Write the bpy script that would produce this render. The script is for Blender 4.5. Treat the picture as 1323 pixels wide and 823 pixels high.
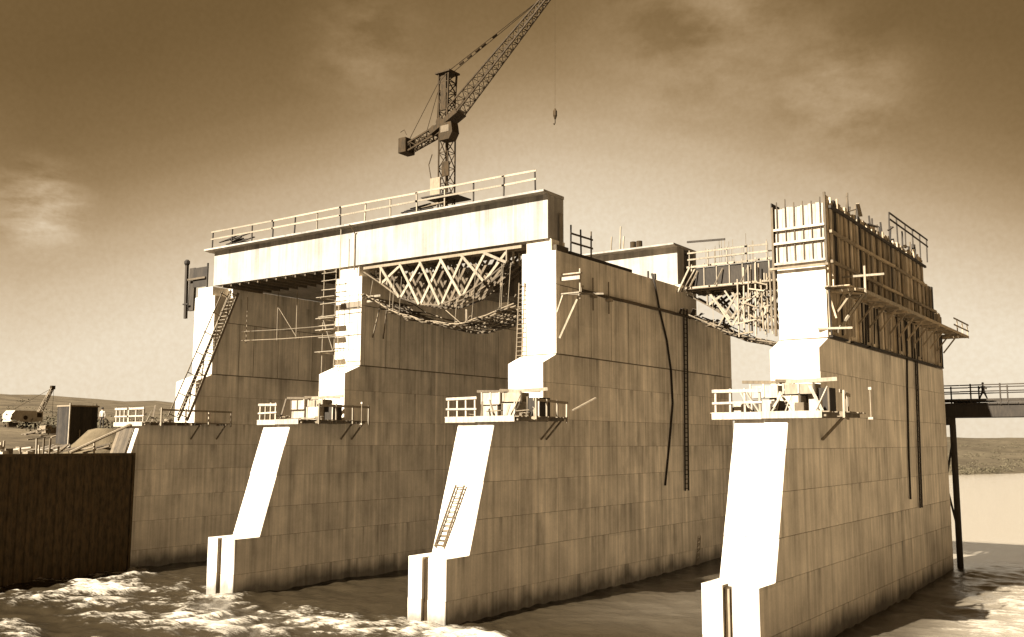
import bpy, bmesh, math, random
from mathutils import Vector, Matrix, noise

for o in list(bpy.data.objects):
    bpy.data.objects.remove(o)
SC = bpy.context.scene
COL = SC.collection
rnd = random.Random(7)

# ------------------------------------------------------------------ camera
F_PX, YAW, PITCH, ROLL = 1246.2, -0.6185, 0.1264, 0.0023
cam_d = bpy.data.cameras.new('camera')
cam = bpy.data.objects.new('camera', cam_d)
COL.objects.link(cam)
fw = Vector((math.sin(YAW) * math.cos(PITCH), math.cos(YAW) * math.cos(PITCH), math.sin(PITCH)))
rt = Vector((math.cos(YAW), -math.sin(YAW), 0))
up = rt.cross(fw)
r2 = math.cos(ROLL) * rt + math.sin(ROLL) * up
u2 = -math.sin(ROLL) * rt + math.cos(ROLL) * up
m = Matrix((r2, u2, -fw)).transposed().to_4x4()
m.translation = (54.45, -41.67, 10.0)
cam.matrix_world = m
cam_d.sensor_width = 36
cam_d.lens = F_PX / 1323 * 36
cam_d.clip_start = 0.5
cam_d.clip_end = 9000
SC.camera = cam

# ------------------------------------------------------------------ light, sky, exposure
EXPOSURE = 2.3
SUN_EL, SUN_A = math.radians(38), math.radians(11)      # A: from straight downstream (-Y) towards -X
SC.view_settings.view_transform = 'Standard'
SC.view_settings.look = 'None'
SC.view_settings.gamma = 1
SC.view_settings.use_curve_mapping = False
SC.view_settings.exposure = EXPOSURE
to_sun = Vector((-math.sin(SUN_A) * math.cos(SUN_EL), -math.cos(SUN_A) * math.cos(SUN_EL), math.sin(SUN_EL)))
sun_d = bpy.data.lights.new('sun', 'SUN')
sun_d.energy = 5.0
sun_d.angle = math.radians(0.5)
sun_d.color = (1.0, 0.97, 0.91)
sun = bpy.data.objects.new('sun', sun_d)
COL.objects.link(sun)
sun.rotation_euler = to_sun.to_track_quat('Z', 'Y').to_euler()
sun.location = (0, -60, 80)

world = bpy.data.worlds.new('World')
SC.world = world
world.use_nodes = True
wn, wl = world.node_tree.nodes, world.node_tree.links
wn.clear()


def wmath(op, a, b=None, c=None, clamp=False):
    n = wn.new('ShaderNodeMath'); n.operation = op; n.use_clamp = clamp
    for i, v in enumerate((a, b, c)):
        if v is None: continue
        if isinstance(v, (int, float)): n.inputs[i].default_value = v
        else: wl.new(v, n.inputs[i])
    return n.outputs[0]


sky = wn.new('ShaderNodeTexSky')
sky.sky_type = 'NISHITA'
sky.sun_disc = False
sky.sun_elevation = SUN_EL
sky.sun_rotation = math.atan2(to_sun.x, to_sun.y)
sky.air_density = 1.0; sky.dust_density = 1.5; sky.ozone_density = 1.0
bw = wn.new('ShaderNodeRGBToBW'); wl.new(sky.outputs[0], bw.inputs[0])
tc = wn.new('ShaderNodeTexCoord')
sep = wn.new('ShaderNodeSeparateXYZ'); wl.new(tc.outputs['Generated'], sep.inputs[0])
# an old sepia print: a pale glow over the horizon, arching highest over the works, that deepens quickly above
elev = wmath('MULTIPLY', wmath('ARCSINE', sep.outputs[2]), 180 / math.pi)
azim = wmath('ARCTAN2', sep.outputs[0], sep.outputs[1])
dif = wmath('MULTIPLY', wmath('SUBTRACT', azim, -0.5716), 180 / math.pi)
shift = wmath('SUBTRACT', wmath('SQRT', wmath('ADD', wmath('MULTIPLY', dif, dif), 36.0)), 6.0)
shift = wmath('MINIMUM', wmath('MULTIPLY', shift, 0.37), 9.0)
eff = wmath('DIVIDE', wmath('MAXIMUM', wmath('ADD', elev, shift), 0.0), 45.0, clamp=True)
curve = wn.new('ShaderNodeValToRGB')
cr = curve.color_ramp; cr.interpolation = 'CARDINAL'
SKY_STOPS = [(0.0, .89), (4, .89), (10, .88), (13.3, .85), (16.8, .68), (19, .53), (21.2, .38), (23.5, .28), (28, .20), (34, .18), (45, .18)]
cr.elements[0].position, cr.elements[0].color = SKY_STOPS[0][0], (SKY_STOPS[0][1],) * 3 + (1,)
cr.elements[1].position, cr.elements[1].color = 1.0, (SKY_STOPS[-1][1],) * 3 + (1,)
for pz, v in SKY_STOPS[1:-1]:
    e = cr.elements.new(pz / 45); e.color = (v, v, v, 1)
wl.new(eff, curve.inputs[0])
val = curve.outputs[0]
# keep a share of the physical sky's own variation round the compass (normalised around 1)
nis = wmath('MULTIPLY', bw.outputs[0], 0.20)
nis = wmath('MINIMUM', wmath('MAXIMUM', nis, 0.8), 1.3)
val = wmath('MULTIPLY', val, wmath('ADD', wmath('MULTIPLY', nis, 0.15), 0.85))
hi = wmath('MULTIPLY', sep.outputs[2], 5.0, clamp=True)


# soft clouds
def cloud_patch(d, spread, scale, seed, flat=2.2, soft=3.0):
    vm = wn.new('ShaderNodeVectorMath'); vm.operation = 'DISTANCE'
    wl.new(tc.outputs['Generated'], vm.inputs[0]); vm.inputs[1].default_value = d
    mm = wn.new('ShaderNodeMapRange'); mm.interpolation_type = 'SMOOTHSTEP'
    wl.new(vm.outputs['Value'], mm.inputs['Value'])
    mm.inputs['From Min'].default_value = 0.0; mm.inputs['From Max'].default_value = spread
    mm.inputs['To Min'].default_value = 1; mm.inputs['To Max'].default_value = 0
    mp = wn.new('ShaderNodeMapping'); wl.new(tc.outputs['Generated'], mp.inputs[0])
    mp.inputs['Scale'].default_value = (1, 1, flat); mp.inputs['Location'].default_value = (seed, seed * 2, 0)
    nz = wn.new('ShaderNodeTexNoise'); nz.inputs['Scale'].default_value = scale
    nz.inputs['Detail'].default_value = 6; nz.inputs['Roughness'].default_value = 0.6
    wl.new(mp.outputs[0], nz.inputs['Vector'])
    t = wmath('MULTIPLY', wmath('SUBTRACT', nz.outputs[0], 0.38), soft, clamp=True)
    return wmath('MULTIPLY', t, mm.outputs[0])


def view_dir(u, v):                                              # a direction of the sky where a cloud hangs
    d = fw + r2 * ((u - 661.5) / F_PX) - u2 * ((v - 411.5) / F_PX)
    return tuple(d.normalized())


cl = wmath('MULTIPLY', cloud_patch(view_dir(920, 35), 0.17, 6, 1.3, 2.0, 2.6), 1.1)
cl = wmath('ADD', cl, wmath('MULTIPLY', cloud_patch(view_dir(1085, 125), 0.11, 8, 3.1, 2.0, 3.0), 0.95))
cl = wmath('ADD', cl, wmath('MULTIPLY', cloud_patch(view_dir(50, 268), 0.062, 15, 5.7, 3.0, 3.5), 1.25))
cl = wmath('ADD', cl, wmath('MULTIPLY', cloud_patch(view_dir(470, 60), 0.09, 12, 8.2), 0.5))
gen = wn.new('ShaderNodeTexNoise'); gen.inputs['Scale'].default_value = 2.6; gen.inputs['Detail'].default_value = 5
wl.new(tc.outputs['Generated'], gen.inputs['Vector'])
cl = wmath('ADD', wmath('MULTIPLY', cl, 0.30), wmath('MULTIPLY', wmath('SUBTRACT', gen.outputs[0], 0.5), 0.10))
val = wmath('ADD', val, wmath('MULTIPLY', cl, hi))
# fine mottling of thin high cloud
fine = wn.new('ShaderNodeTexNoise'); fine.inputs['Scale'].default_value = 220; fine.inputs['Detail'].default_value = 3
wl.new(tc.outputs['Generated'], fine.inputs['Vector'])
val = wmath('MULTIPLY', val, wmath('ADD', wmath('MULTIPLY', fine.outputs[0], 0.16), 0.92))
val = wmath('MAXIMUM', val, 0.02)
comb = wn.new('ShaderNodeCombineColor')
wl.new(val, comb.inputs[0])
wl.new(wmath('MULTIPLY', val, wmath('ADD', wmath('MULTIPLY', val, 0.35), 0.55)), comb.inputs[1])
wl.new(wmath('MULTIPLY', val, wmath('ADD', wmath('MULTIPLY', val, 0.58), 0.14)), comb.inputs[2])
bg = wn.new('ShaderNodeBackground')
SKY_STRENGTH = 0.1
scl = wn.new('ShaderNodeVectorMath'); scl.operation = 'SCALE'
wl.new(comb.outputs[0], scl.inputs[0]); scl.inputs['Scale'].default_value = 1 / (SKY_STRENGTH * 2 ** EXPOSURE)
wl.new(scl.outputs[0], bg.inputs[0]); bg.inputs[1].default_value = SKY_STRENGTH
wo = wn.new('ShaderNodeOutputWorld'); wl.new(bg.outputs[0], wo.inputs[0])


# ------------------------------------------------------------------ materials
class NT:
    def __init__(self, name):
        self.m = bpy.data.materials.new(name); self.m.use_nodes = True
        self.n, self.l = self.m.node_tree.nodes, self.m.node_tree.links
        self.b = self.n['Principled BSDF']

    def pos(self, scale=(1, 1, 1)):
        g = self.n.new('ShaderNodeNewGeometry')
        v = self.n.new('ShaderNodeVectorMath'); v.operation = 'MULTIPLY'
        self.l.new(g.outputs['Position'], v.inputs[0]); v.inputs[1].default_value = scale
        return v.outputs[0]

    def noise(self, vec, scale, detail=4, rough=0.55):
        t = self.n.new('ShaderNodeTexNoise')
        self.l.new(vec, t.inputs['Vector']); t.inputs['Scale'].default_value = scale
        t.inputs['Detail'].default_value = detail; t.inputs['Roughness'].default_value = rough
        return t.outputs[0]

    def math(self, op, a, b=None, clamp=False):
        n = self.n.new('ShaderNodeMath'); n.operation = op; n.use_clamp = clamp
        for i, v in enumerate((a, b)):
            if v is None: continue
            if isinstance(v, (int, float)): n.inputs[i].default_value = v
            else: self.l.new(v, n.inputs[i])
        return n.outputs[0]

    def map(self, v, a, b, c, d):
        n = self.n.new('ShaderNodeMapRange'); self.l.new(v, n.inputs[0])
        for i, x in enumerate((a, b, c, d)): n.inputs[i + 1].default_value = x
        return n.outputs[0]

    def scale_color(self, col, fac):
        n = self.n.new('ShaderNodeVectorMath'); n.operation = 'SCALE'
        if isinstance(col, tuple): n.inputs[0].default_value = col
        else: self.l.new(col, n.inputs[0])
        self.l.new(fac, n.inputs['Scale'])
        return n.outputs[0]

    def mix(self, f, a, b):
        n = self.n.new('ShaderNodeMix'); n.data_type = 'RGBA'
        if isinstance(f, (int, float)): n.inputs[0].default_value = f
        else: self.l.new(f, n.inputs[0])
        for s, v in ((6, a), (7, b)):
            if isinstance(v, tuple): n.inputs[s].default_value = v + (1,)
            else: self.l.new(v, n.inputs[s])
        return n.outputs[2]

    def bump(self, h, strength, dist):
        n = self.n.new('ShaderNodeBump'); self.l.new(h, n.inputs['Height'])
        n.inputs['Strength'].default_value = strength; n.inputs['Distance'].default_value = dist
        self.l.new(n.outputs[0], self.b.inputs['Normal'])

    def rand(self):
        n = self.n.new('ShaderNodeObjectInfo'); return n.outputs['Random']

    def color(self, c): self.l.new(c, self.b.inputs['Base Color'])


def mat_concrete(name, base, wet=True, STREAK=(.86, 1.10)):
    t = NT(name)
    p = t.pos()
    rv = t.n.new('ShaderNodeCombineXYZ'); t.l.new(t.math('MULTIPLY', t.rand(), 40.0), rv.inputs[2])
    def shifted(scale):
        n = t.n.new('ShaderNodeVectorMath'); n.operation = 'ADD'
        t.l.new(t.pos(scale), n.inputs[0]); t.l.new(rv.outputs[0], n.inputs[1]); return n.outputs[0]
    g = t.noise(p, 0.35, 5, .6)                                   # broad blotches
    s1 = t.noise(shifted((1.1, 1.1, 0.10)), 1.0, 5, .62)          # long runs down the wall, broken at each lift
    s2 = t.noise(shifted((4, 4, 0.30)), 1.0, 4, .6)               # fine runs
    f1 = t.noise(p, 9, 6, .65)
    sw = t.n.new('ShaderNodeSeparateXYZ'); t.l.new(p, sw.inputs[0])
    v = t.map(g, .28, .72, .74, 1.20)
    v = t.math('MULTIPLY', v, t.map(s1, .3, .7, STREAK[0], STREAK[1]))
    v = t.math('MULTIPLY', v, t.map(s2, .3, .7, .92, 1.06))
    v = t.math('MULTIPLY', v, t.map(f1, .3, .7, .93, 1.06))
    lng = t.noise(t.pos((2.4, 2.4, 0.02)), 1.0, 4, .6)            # runs that carry on over several lifts
    v = t.math('MULTIPLY', v, t.map(lng, .30, .70, .76, 1.18))
    # leaks that start under a joint and fade on the way down
    tcn = t.n.new('ShaderNodeTexCoord'); gs = t.n.new('ShaderNodeSeparateXYZ'); t.l.new(tcn.outputs['Generated'], gs.inputs[0])
    lk = t.map(t.noise(shifted((1.7, 1.7, .02)), 1.0, 3, .6), .54, .68, 0, .42)
    v = t.math('MULTIPLY', v, t.math('SUBTRACT', 1.0, t.math('MULTIPLY', lk, t.math('POWER', gs.outputs[2], 1.6))))
    brk = t.n.new('ShaderNodeTexBrick')
    cw = t.n.new('ShaderNodeCombineXYZ')
    t.l.new(t.math('ADD', sw.outputs[0], sw.outputs[1]), cw.inputs[0]); t.l.new(t.math('ADD', sw.outputs[2], .65), cw.inputs[1])
    t.l.new(cw.outputs[0], brk.inputs['Vector'])
    brk.inputs['Scale'].default_value = 1.0; brk.inputs['Brick Width'].default_value = 2.3; brk.offset = .37
    brk.inputs['Row Height'].default_value = 2.05; brk.inputs['Mortar Size'].default_value = 0.0
    brk.inputs['Color1'].default_value = (0, 0, 0, 1); brk.inputs['Color2'].default_value = (1, 1, 1, 1)
    bwn = t.n.new('ShaderNodeRGBToBW'); t.l.new(brk.outputs[0], bwn.inputs[0])
    v = t.math('MULTIPLY', v, t.map(bwn.outputs[0], .70, .95, 1.0, .92 if wet else .97))
    v = t.math('MULTIPLY', v, t.map(bwn.outputs[0], .03, .22, 1.04 if wet else 1.0, 1.0))
    # dark drips
    dr = t.noise(shifted((.8, .8, 0.22)), 1.0, 4, .6)
    v = t.math('MULTIPLY', v, t.map(dr, .58, .78, 1.0, .62 if wet else .85))
    # pale lime runs
    lm = t.noise(t.pos((2.2, 2.2, 0.03)), 1.3, 2, .5)
    v = t.math('ADD', v, t.map(lm, .66, .74, 0.0, .20))
    if wet:                                                       # splashed, algae-stained foot of the wall
        wz = t.math('ADD', sw.outputs[2], t.math('MULTIPLY', t.noise(t.pos((1, 1, .3)), .8, 3), -1.6))
        v = t.math('MULTIPLY', v, t.map(wz, -.45, .45, .30, 1.0))
    v = t.math('MULTIPLY', v, t.map(t.rand(), 0, 1, .94, 1.05))
    t.color(t.scale_color(base, v))
    t.b.inputs['Roughness'].default_value = .9
    t.b.inputs['Specular IOR Level'].default_value = .2
    h = t.math('ADD', t.noise(p, 14, 5, .7), t.math('MULTIPLY', t.noise(t.pos((7, 7, .15)), 1.0, 2), .6))
    t.bump(h, .35, .02)
    return t.m


def mat_timber(name, base, lo=.75, hi=1.2, grain=(6, 6, 1.2), rough=.85):
    t = NT(name)
    a = t.noise(t.pos(grain), 1.4, 4, .6)
    b = t.noise(t.pos(), 1.1, 3, .5)
    v = t.math('MULTIPLY', t.map(a, .3, .7, .72, 1.2), t.map(t.rand(), 0, 1, lo, hi))
    v = t.math('MULTIPLY', v, t.map(b, .3, .7, .85, 1.12))
    t.color(t.scale_color(base, v))
    t.b.inputs['Roughness'].default_value = rough
    t.b.inputs['Specular IOR Level'].default_value = .25
    t.bump(a, .3, .01)
    return t.m


def mat_metal(name, base, rust=.5, rough=.6):
    t = NT(name)
    a = t.noise(t.pos((2, 2, .7)), 2.0, 6, .65)
    v = t.map(a, .3, .7, .6, 1.35)
    t.color(t.mix(t.map(a, .45, .65, 0, rust), t.scale_color(base, v), tuple(x * 1.5 * k for x, k in zip(base, (1.1, .9, .7)))))
    t.b.inputs['Roughness'].default_value = rough
    t.b.inputs['Specular IOR Level'].default_value = .12
    t.b.inputs['Specular Tint'].default_value = (1, .8, .55, 1)
    t.bump(a, .2, .01)
    return t.m


def mat_earth(name, base, dark, scale=.05):
    t = NT(name)
    a = t.noise(t.pos(), scale, 8, .65)
    b = t.noise(t.pos((1, 1, 1)), scale * 14, 6, .7)
    c = t.mix(t.map(a, .4, .62, 0, 1), base, dark)
    v = t.map(b, .3, .7, .6, 1.35)
    t.color(t.scale_color(c, v))
    t.b.inputs['Roughness'].default_value = .95
    t.b.inputs['Specular IOR Level'].default_value = .1
    t.bump(b, .6, .3)
    return t.m


M = {}
M['concrete'] = mat_concrete('board-marked concrete', (.60, .51, .385))
M['concrete_deck'] = mat_concrete('smooth bridge concrete', (.25, .215, .168), wet=False, STREAK=(.84, 1.10))
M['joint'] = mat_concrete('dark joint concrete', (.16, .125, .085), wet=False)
M['pale'] = mat_timber('pale new timber', (.21, .165, .108))
M['timber'] = mat_timber('timber darkened for sun', (.15, .112, .068))  # toned down for sunlit work; shaded boards use a lighter copy
M['brown'] = mat_timber('brown timber darkened for sun', (.075, .054, .031), .6, 1.35)  # toned down for sunlit work, like the plain timber
M['shutter'] = mat_timber('shutter boards lightened for shade', (.42, .33, .22), .7, 1.25)  # lighter copy of the timber, to offset shade on the nearest pier side
M['shutter_brown'] = mat_timber('brown shutter boards lightened for shade', (.25, .185, .11), .55, 1.35)  # lighter copy of the brown timber, for the same shaded side
M['dark'] = mat_timber('tarred dark timber', (.026, .019, .0115), .7, 1.3)
M['steel'] = mat_metal('dark painted steel', (.024, .0155, .0075), .4)
M['sheet'] = mat_metal('rusty sheet pile steel', (.055, .038, .020), .5, .9)
M['pipe'] = mat_metal('grey scaffold tube', (.14, .108, .07), .3, .5)
M['rope'] = mat_timber('hemp rope', (.20, .155, .10))
M['rubber'] = mat_timber('black rubber hose', (.03, .022, .014))
M['white'] = mat_timber('whitewashed panel', (.30, .245, .175), .85, 1.12)
M['earth'] = mat_earth('dry earth', (.085, .062, .034), (.045, .032, .017), .03)
M['hill'] = mat_earth('scrub covered hill', (.070, .052, .029), (.048, .035, .019), .02)
M['bush'] = mat_timber('scrub leaves', (.075, .058, .030), .6, 1.5, (3, 3, 3), 1.0)
M['cloth_dark'] = mat_timber('dark work clothes', (.022, .016, .010))
M['cloth_white'] = mat_timber('white shirt', (.34, .29, .22), .95, 1.05)
M['skin'] = mat_timber('skin', (.20, .135, .085), .9, 1.1)


# ------------------------------------------------------------------ mesh helpers
class MB:
    def __init__(self): self.v, self.f = [], []

    def add(self, vs, fs):
        k = len(self.v)
        self.v += [tuple(x) for x in vs]
        self.f += [tuple(i + k for i in f) for f in fs]
        return self

    def box(self, a, b):
        (x0, y0, z0), (x1, y1, z1) = a, b
        vs = [(x0, y0, z0), (x1, y0, z0), (x1, y1, z0), (x0, y1, z0), (x0, y0, z1), (x1, y0, z1), (x1, y1, z1), (x0, y1, z1)]
        return self.add(vs, [(0, 3, 2, 1), (4, 5, 6, 7), (0, 1, 5, 4), (1, 2, 6, 5), (2, 3, 7, 6), (3, 0, 4, 7)])

    def bar(self, p, q, w, h=None, upv=(0, 0, 1)):
        h = h or w
        p, q = Vector(p), Vector(q)
        d = (q - p).normalized()
        u = Vector(upv)
        if abs(d.dot(u)) > .98: u = Vector((0, 1, 0))
        s = d.cross(u).normalized(); t = s.cross(d).normalized()
        vs = []
        for c in (p, q):
            for a, b in ((-1, -1), (1, -1), (1, 1), (-1, 1)):
                vs.append(c + s * (a * w / 2) + t * (b * h / 2))
        return self.add(vs, [(3, 2, 1, 0), (4, 5, 6, 7), (0, 1, 5, 4), (1, 2, 6, 5), (2, 3, 7, 6), (3, 0, 4, 7)])

    def tube(self, pts, r, n=6, r1=None):
        pts = [Vector(p) for p in pts]
        k0 = len(self.v)
        for i, p in enumerate(pts):
            d = (pts[min(i + 1, len(pts) - 1)] - pts[max(i - 1, 0)]).normalized()
            u = Vector((0, 0, 1)) if abs(d.z) < .9 else Vector((0, 1, 0))
            s = d.cross(u).normalized(); t = s.cross(d)
            rr = r if r1 is None else r + (r1 - r) * i / (len(pts) - 1)
            for j in range(n):
                a = 2 * math.pi * j / n
                self.v.append(tuple(p + s * (math.cos(a) * rr) + t * (math.sin(a) * rr)))
        for i in range(len(pts) - 1):
            for j in range(n):
                a, b = k0 + i * n + j, k0 + i * n + (j + 1) % n
                self.f.append((a, b, b + n, a + n))
        self.f.append(tuple(k0 + j for j in range(n))[::-1])
        self.f.append(tuple(k0 + (len(pts) - 1) * n + j for j in range(n)))
        return self

    def rings(self, rings):                                       # stacked closed outlines, capped
        n = len(rings[0]); k = len(self.v)
        for r in rings: self.v += [tuple(p) for p in r]
        for i in range(len(rings) - 1):
            for j in range(n):
                a, b = k + i * n + j, k + i * n + (j + 1) % n
                self.f.append((a, b, b + n, a + n))
        self.f.append(tuple(k + j for j in range(n))[::-1])
        self.f.append(tuple(k + (len(rings) - 1) * n + j for j in range(n)))
        return self

    def mesh(self, name, material, off=(0, 0, 0), smooth=False):
        me = bpy.data.meshes.new(name)
        ox, oy, oz = off
        me.from_pydata([(x - ox, y - oy, z - oz) for x, y, z in self.v], [], self.f)
        bm = bmesh.new(); bm.from_mesh(me)
        bmesh.ops.recalc_face_normals(bm, faces=bm.faces)
        bm.to_mesh(me); bm.free()
        if smooth:
            for p in me.polygons: p.use_smooth = True
        me.materials.append(M[material] if isinstance(material, str) else material)
        return me


def link(name, me, parent=None):
    o = bpy.data.objects.new(name, me)
    COL.objects.link(o)
    if parent is not None: o.parent = parent
    return o


def thing(name, label, cat, loc, group=None):
    o = bpy.data.objects.new(name, None)
    o.empty_display_size = .3
    COL.objects.link(o)
    o.location = loc
    o['label'] = label; o['category'] = cat
    if group: o['group'] = group
    o['wl'] = list(loc)
    del o['wl']
    ROOT[o.name] = Vector(loc)
    return o


ROOT = {}


def root_off(o):
    while o.parent is not None: o = o.parent
    return ROOT[o.name]


def part(name, mb, material, parent, smooth=False):               # world coordinates in, child object out
    off = root_off(parent)
    return link(name, mb.mesh(name, material, off, smooth), parent)


def single(name, mb, material, label, cat, loc, group=None, smooth=False):   # a thing that is one mesh
    o = link(name, mb.mesh(name, material, loc, smooth))
    o.location = loc
    o['label'] = label; o['category'] = cat
    if group: o['group'] = group
    ROOT[o.name] = Vector(loc)
    return o


def bevel_all(o, w, seg=1):
    me = o.data
    bm = bmesh.new(); bm.from_mesh(me)
    bmesh.ops.bevel(bm, geom=[e for e in bm.edges], offset=w, segments=seg, affect='EDGES', clamp_overlap=True)
    bm.to_mesh(me); bm.free()


def sub(p, q, t):
    return tuple(a + (b - a) * t for a, b in zip(p, q))


# ------------------------------------------------------------------ water
PX = [-17.70, 0.0, 17.69, 35.38]                                  # left faces of the four piers
PW = 2.72
Y_END = 41.0


def expand(core0, core1, step, lo, hi, g=1.16):
    c = [core0 + i * step for i in range(int(round((core1 - core0) / step)) + 1)]
    s, x = step, c[0]; left = []
    while x > lo: s *= g; x -= s; left.append(max(x, lo))
    s, x = step, c[-1]; right = []
    while x < hi: s *= g; x += s; right.append(min(x, hi))
    return left[::-1] + c + right


def sstep(x, a, b):
    t = min(1, max(0, (x - a) / (b - a))); return t * t * (3 - 2 * t)


def roughness_at(x, y):
    """how wild the water is: roaring below the sluices, lively along the right, calm upstream"""
    down = 1 - sstep(y, -1, 6)
    inside = .45 * (1 - sstep(y, 20, 40))
    a = max(down, inside) * (1 - sstep(y, -60, -75) if y < -60 else 1)
    right = .55 * sstep(x, 37, 40) * (1 - sstep(y, 36, 52)) * (1 - sstep(x, 60, 90))
    a = max(a, right) if y > -2 else a
    leftpool = .8 * (1 - sstep(x, -4, 1)) * (1 - sstep(y, 3, 10))
    return max(a, leftpool, .04)


def build_water():
    xs = expand(-15, 50, .22, -15.0, 1800); ys = expand(-24, 44, .22, -400, 3200)
    xs = [x for x in xs]
    nx, ny = len(xs), len(ys)
    V, FO = [], []
    for y in ys:
        for x in xs:
            a = roughness_at(x, y)
            z = fo = 0.0
            if x > -16 and -45 < y < 60 and x < 75:
                q = Vector((x * .16, y * .30, 0))
                warp = noise.noise_vector(Vector((x * .13, y * .13, 3))) * 1.2
                n1 = noise.noise(q + warp)
                n2 = 1 - abs(noise.noise(Vector((x * .42, y * .62, 7)) + warp * .7)) * 2
                n3 = noise.noise(Vector((x * 1.2, y * 1.5, 1)))
                n4 = 1 - abs(noise.noise(Vector((x * 2.1, y * 3.0, 11)) + warp * 2)) * 2
                z = a * (.36 * n1 + .20 * (n2 - .5) + .10 * n3 + .04 * (n4 - .5))
                big = 1 - sstep(y, -1.2, 1.6) if x > 2 else 1 - sstep(y, 2.5, 6)
                if x > 27: big *= 1 - sstep(x, 25, 33) * .6
                crest = n1 * .7 + (n2 - .5) * .7 + n3 * .5 + (n4 - .5) * .4
                patch = noise.noise(Vector((x * .11 + 4, y * .22, 21)))
                fo = big * min(1, max(0, crest * .95 + .02 + .75 * patch))
                if x > 39.5 and 0 < y < 41: fo = max(fo, min(.6, .85 * max(0, crest + .15)) * sstep(x, 41, 44))
                if y < -9: fo *= .7
                z += .30 * sstep(y, 20, 41) * (1 - .5 * sstep(y, 45, 60))
                if -.5 < y < 3 : pass
            elif y >= 60: z = .15
            # froth piling up on the pier noses
            for px in PX:
                d = math.hypot(x - (px + PW / 2), (y + .3) * 1.2)
                if d < 2.6:
                    fo = max(fo, .7 * (1 - d / 2.6) + .2 * noise.noise(Vector((x * 2, y * 2, 0)))); z += .12 * (1 - d / 2.6)
            V.append((x, y, z)); FO.append(min(1, max(0, fo)))
    Fc = [(j * nx + i, j * nx + i + 1, (j + 1) * nx + i + 1, (j + 1) * nx + i) for j in range(ny - 1) for i in range(nx - 1)]
    me = bpy.data.meshes.new('river_water')
    me.from_pydata(V, [], Fc)
    at = me.attributes.new('foam', 'FLOAT', 'POINT')
    at.data.foreach_set('value', FO)
    for p in me.polygons: p.use_smooth = True
    t = NT('silty river water')
    a = t.n.new('ShaderNodeAttribute'); a.attribute_name = 'foam'
    wq = t.n.new('ShaderNodeTexNoise'); t.l.new(t.pos((.42, 1.9, 1)), wq.inputs['Vector'])
    wq.inputs['Scale'].default_value = 1.1; wq.inputs['Detail'].default_value = 9; wq.inputs['Roughness'].default_value = .72
    wq.inputs['Distortion'].default_value = 2.2
    n1 = wq.outputs[0]
    n2 = t.noise(t.pos((1, 1.5, 1)), 5.0, 6, .75)
    f = t.math('ADD', a.outputs['Fac'], t.math('MULTIPLY', t.math('SUBTRACT', n1, .5), 2.4))
    f = t.math('ADD', f, t.math('MULTIPLY', t.math('SUBTRACT', n2, .5), .9))
    gate = t.map(a.outputs['Fac'], .02, .25, 0, 1)
    f = t.math('MULTIPLY', t.map(f, .18, 1.1, 0, 1), gate, clamp=True)
    sx = t.n.new('ShaderNodeSeparateXYZ'); t.l.new(t.pos(), sx.inputs[0])
    # silt painted paler right, upstream and in one bay to bounce light onto piers
    bounce_tone = t.math('MAXIMUM', t.map(sx.outputs[0], 39.5, 47, 0, 1), t.map(sx.outputs[1], 40, 47, 0, 1), clamp=True)
    bounce_tone = t.math('MAXIMUM', bounce_tone, t.math('MULTIPLY', t.map(sx.outputs[0], 21, 27, 0, .15), t.map(sx.outputs[1], 3, 12, 0, 1)), clamp=True)
    body = t.mix(bounce_tone, (.022, .0155, .008), (.25, .205, .145))
    fc = t.scale_color((.52, .44, .325), t.map(n2, .3, .7, .70, 1.15))
    t.color(t.mix(f, body, fc))
    t.l.new(t.map(f, 0, 1, .12, .8), t.b.inputs['Roughness'])
    t.b.inputs['IOR'].default_value = 1.333
    b1 = t.noise(t.pos((1, 1.6, 1)), 1.1, 6, .62)
    t.bump(t.math('ADD', b1, t.math('MULTIPLY', n2, .4)), .5, .12)
    me.materials.append(t.m)
    o = link('river_water', me)
    o['kind'] = 'structure'
    return o


build_water()


# ------------------------------------------------------------------ land
def lerp_table(x, tab):
    for (a, va), (b, vb) in zip(tab, tab[1:]):
        if x <= b:
            t = (x - a) / (b - a); return va + (vb - va) * t
    return tab[-1][1]


BANK = [(0, 8.75), (10, 8.8), (40, 9.3), (75, 11.3), (110, 12.4), (200, 15.5), (500, 23), (900, 44), (1250, 74), (1500, 82), (2600, 80)]


def bank_h(d, y):
    h = lerp_table(d, BANK)
    amp = min(.25 + d * .006, 5)
    h += amp * noise.fractal(Vector((d * .012, y * .012, 2)), 1, 2, 4)
    if d < 60: h += .22 * noise.fractal(Vector((d * .3, y * .3, 5)), 1, 2, 3)
    if d > 400: h -= .018 * (y - 550) * sstep(d, 400, 900) * .8
    return h


def build_bank():
    ds = [0.0, .5]
    s = .5
    while ds[-1] < 2600: s *= 1.09; ds.append(ds[-1] + s)
    ys = expand(-20, 70, 1.5, -500, 2600, 1.09)
    V = []
    for y in ys:
        edge = -14.35 - 1.9 * sstep(y, 3.0, 3.6) - max(0, y - 70) * .45
        for d in ds:
            x = edge - d
            h = bank_h(d + (-16.25 - edge if y > 70 else 0), y)
            if y > 70: h = -2.5 + (h + 2.5) * (1 - sstep(y, 70, 90) * (1 - sstep(d, 0, 70)))
            V.append((x, y, h))
        # the first column drops down behind the sheet piling
    n = len(ds)
    Fc = [(j * n + i, (j + 1) * n + i, (j + 1) * n + i + 1, j * n + i + 1) for j in range(len(ys) - 1) for i in range(n - 1)]
    k = len(V)
    for j, y in enumerate(ys):
        edge = V[j * n]
        V.append((edge[0], y, -3))
    Fc += [(j * n, k + j, k + j + 1, (j + 1) * n) for j in range(len(ys) - 1)]
    me = bpy.data.meshes.new('bank_ground'); me.from_pydata(V, [], Fc)
    for p in me.polygons: p.use_smooth = True
    t = M['earth']
    me.materials.append(t)
    o = link('bank_ground', me); o['kind'] = 'structure'


build_bank()

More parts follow.
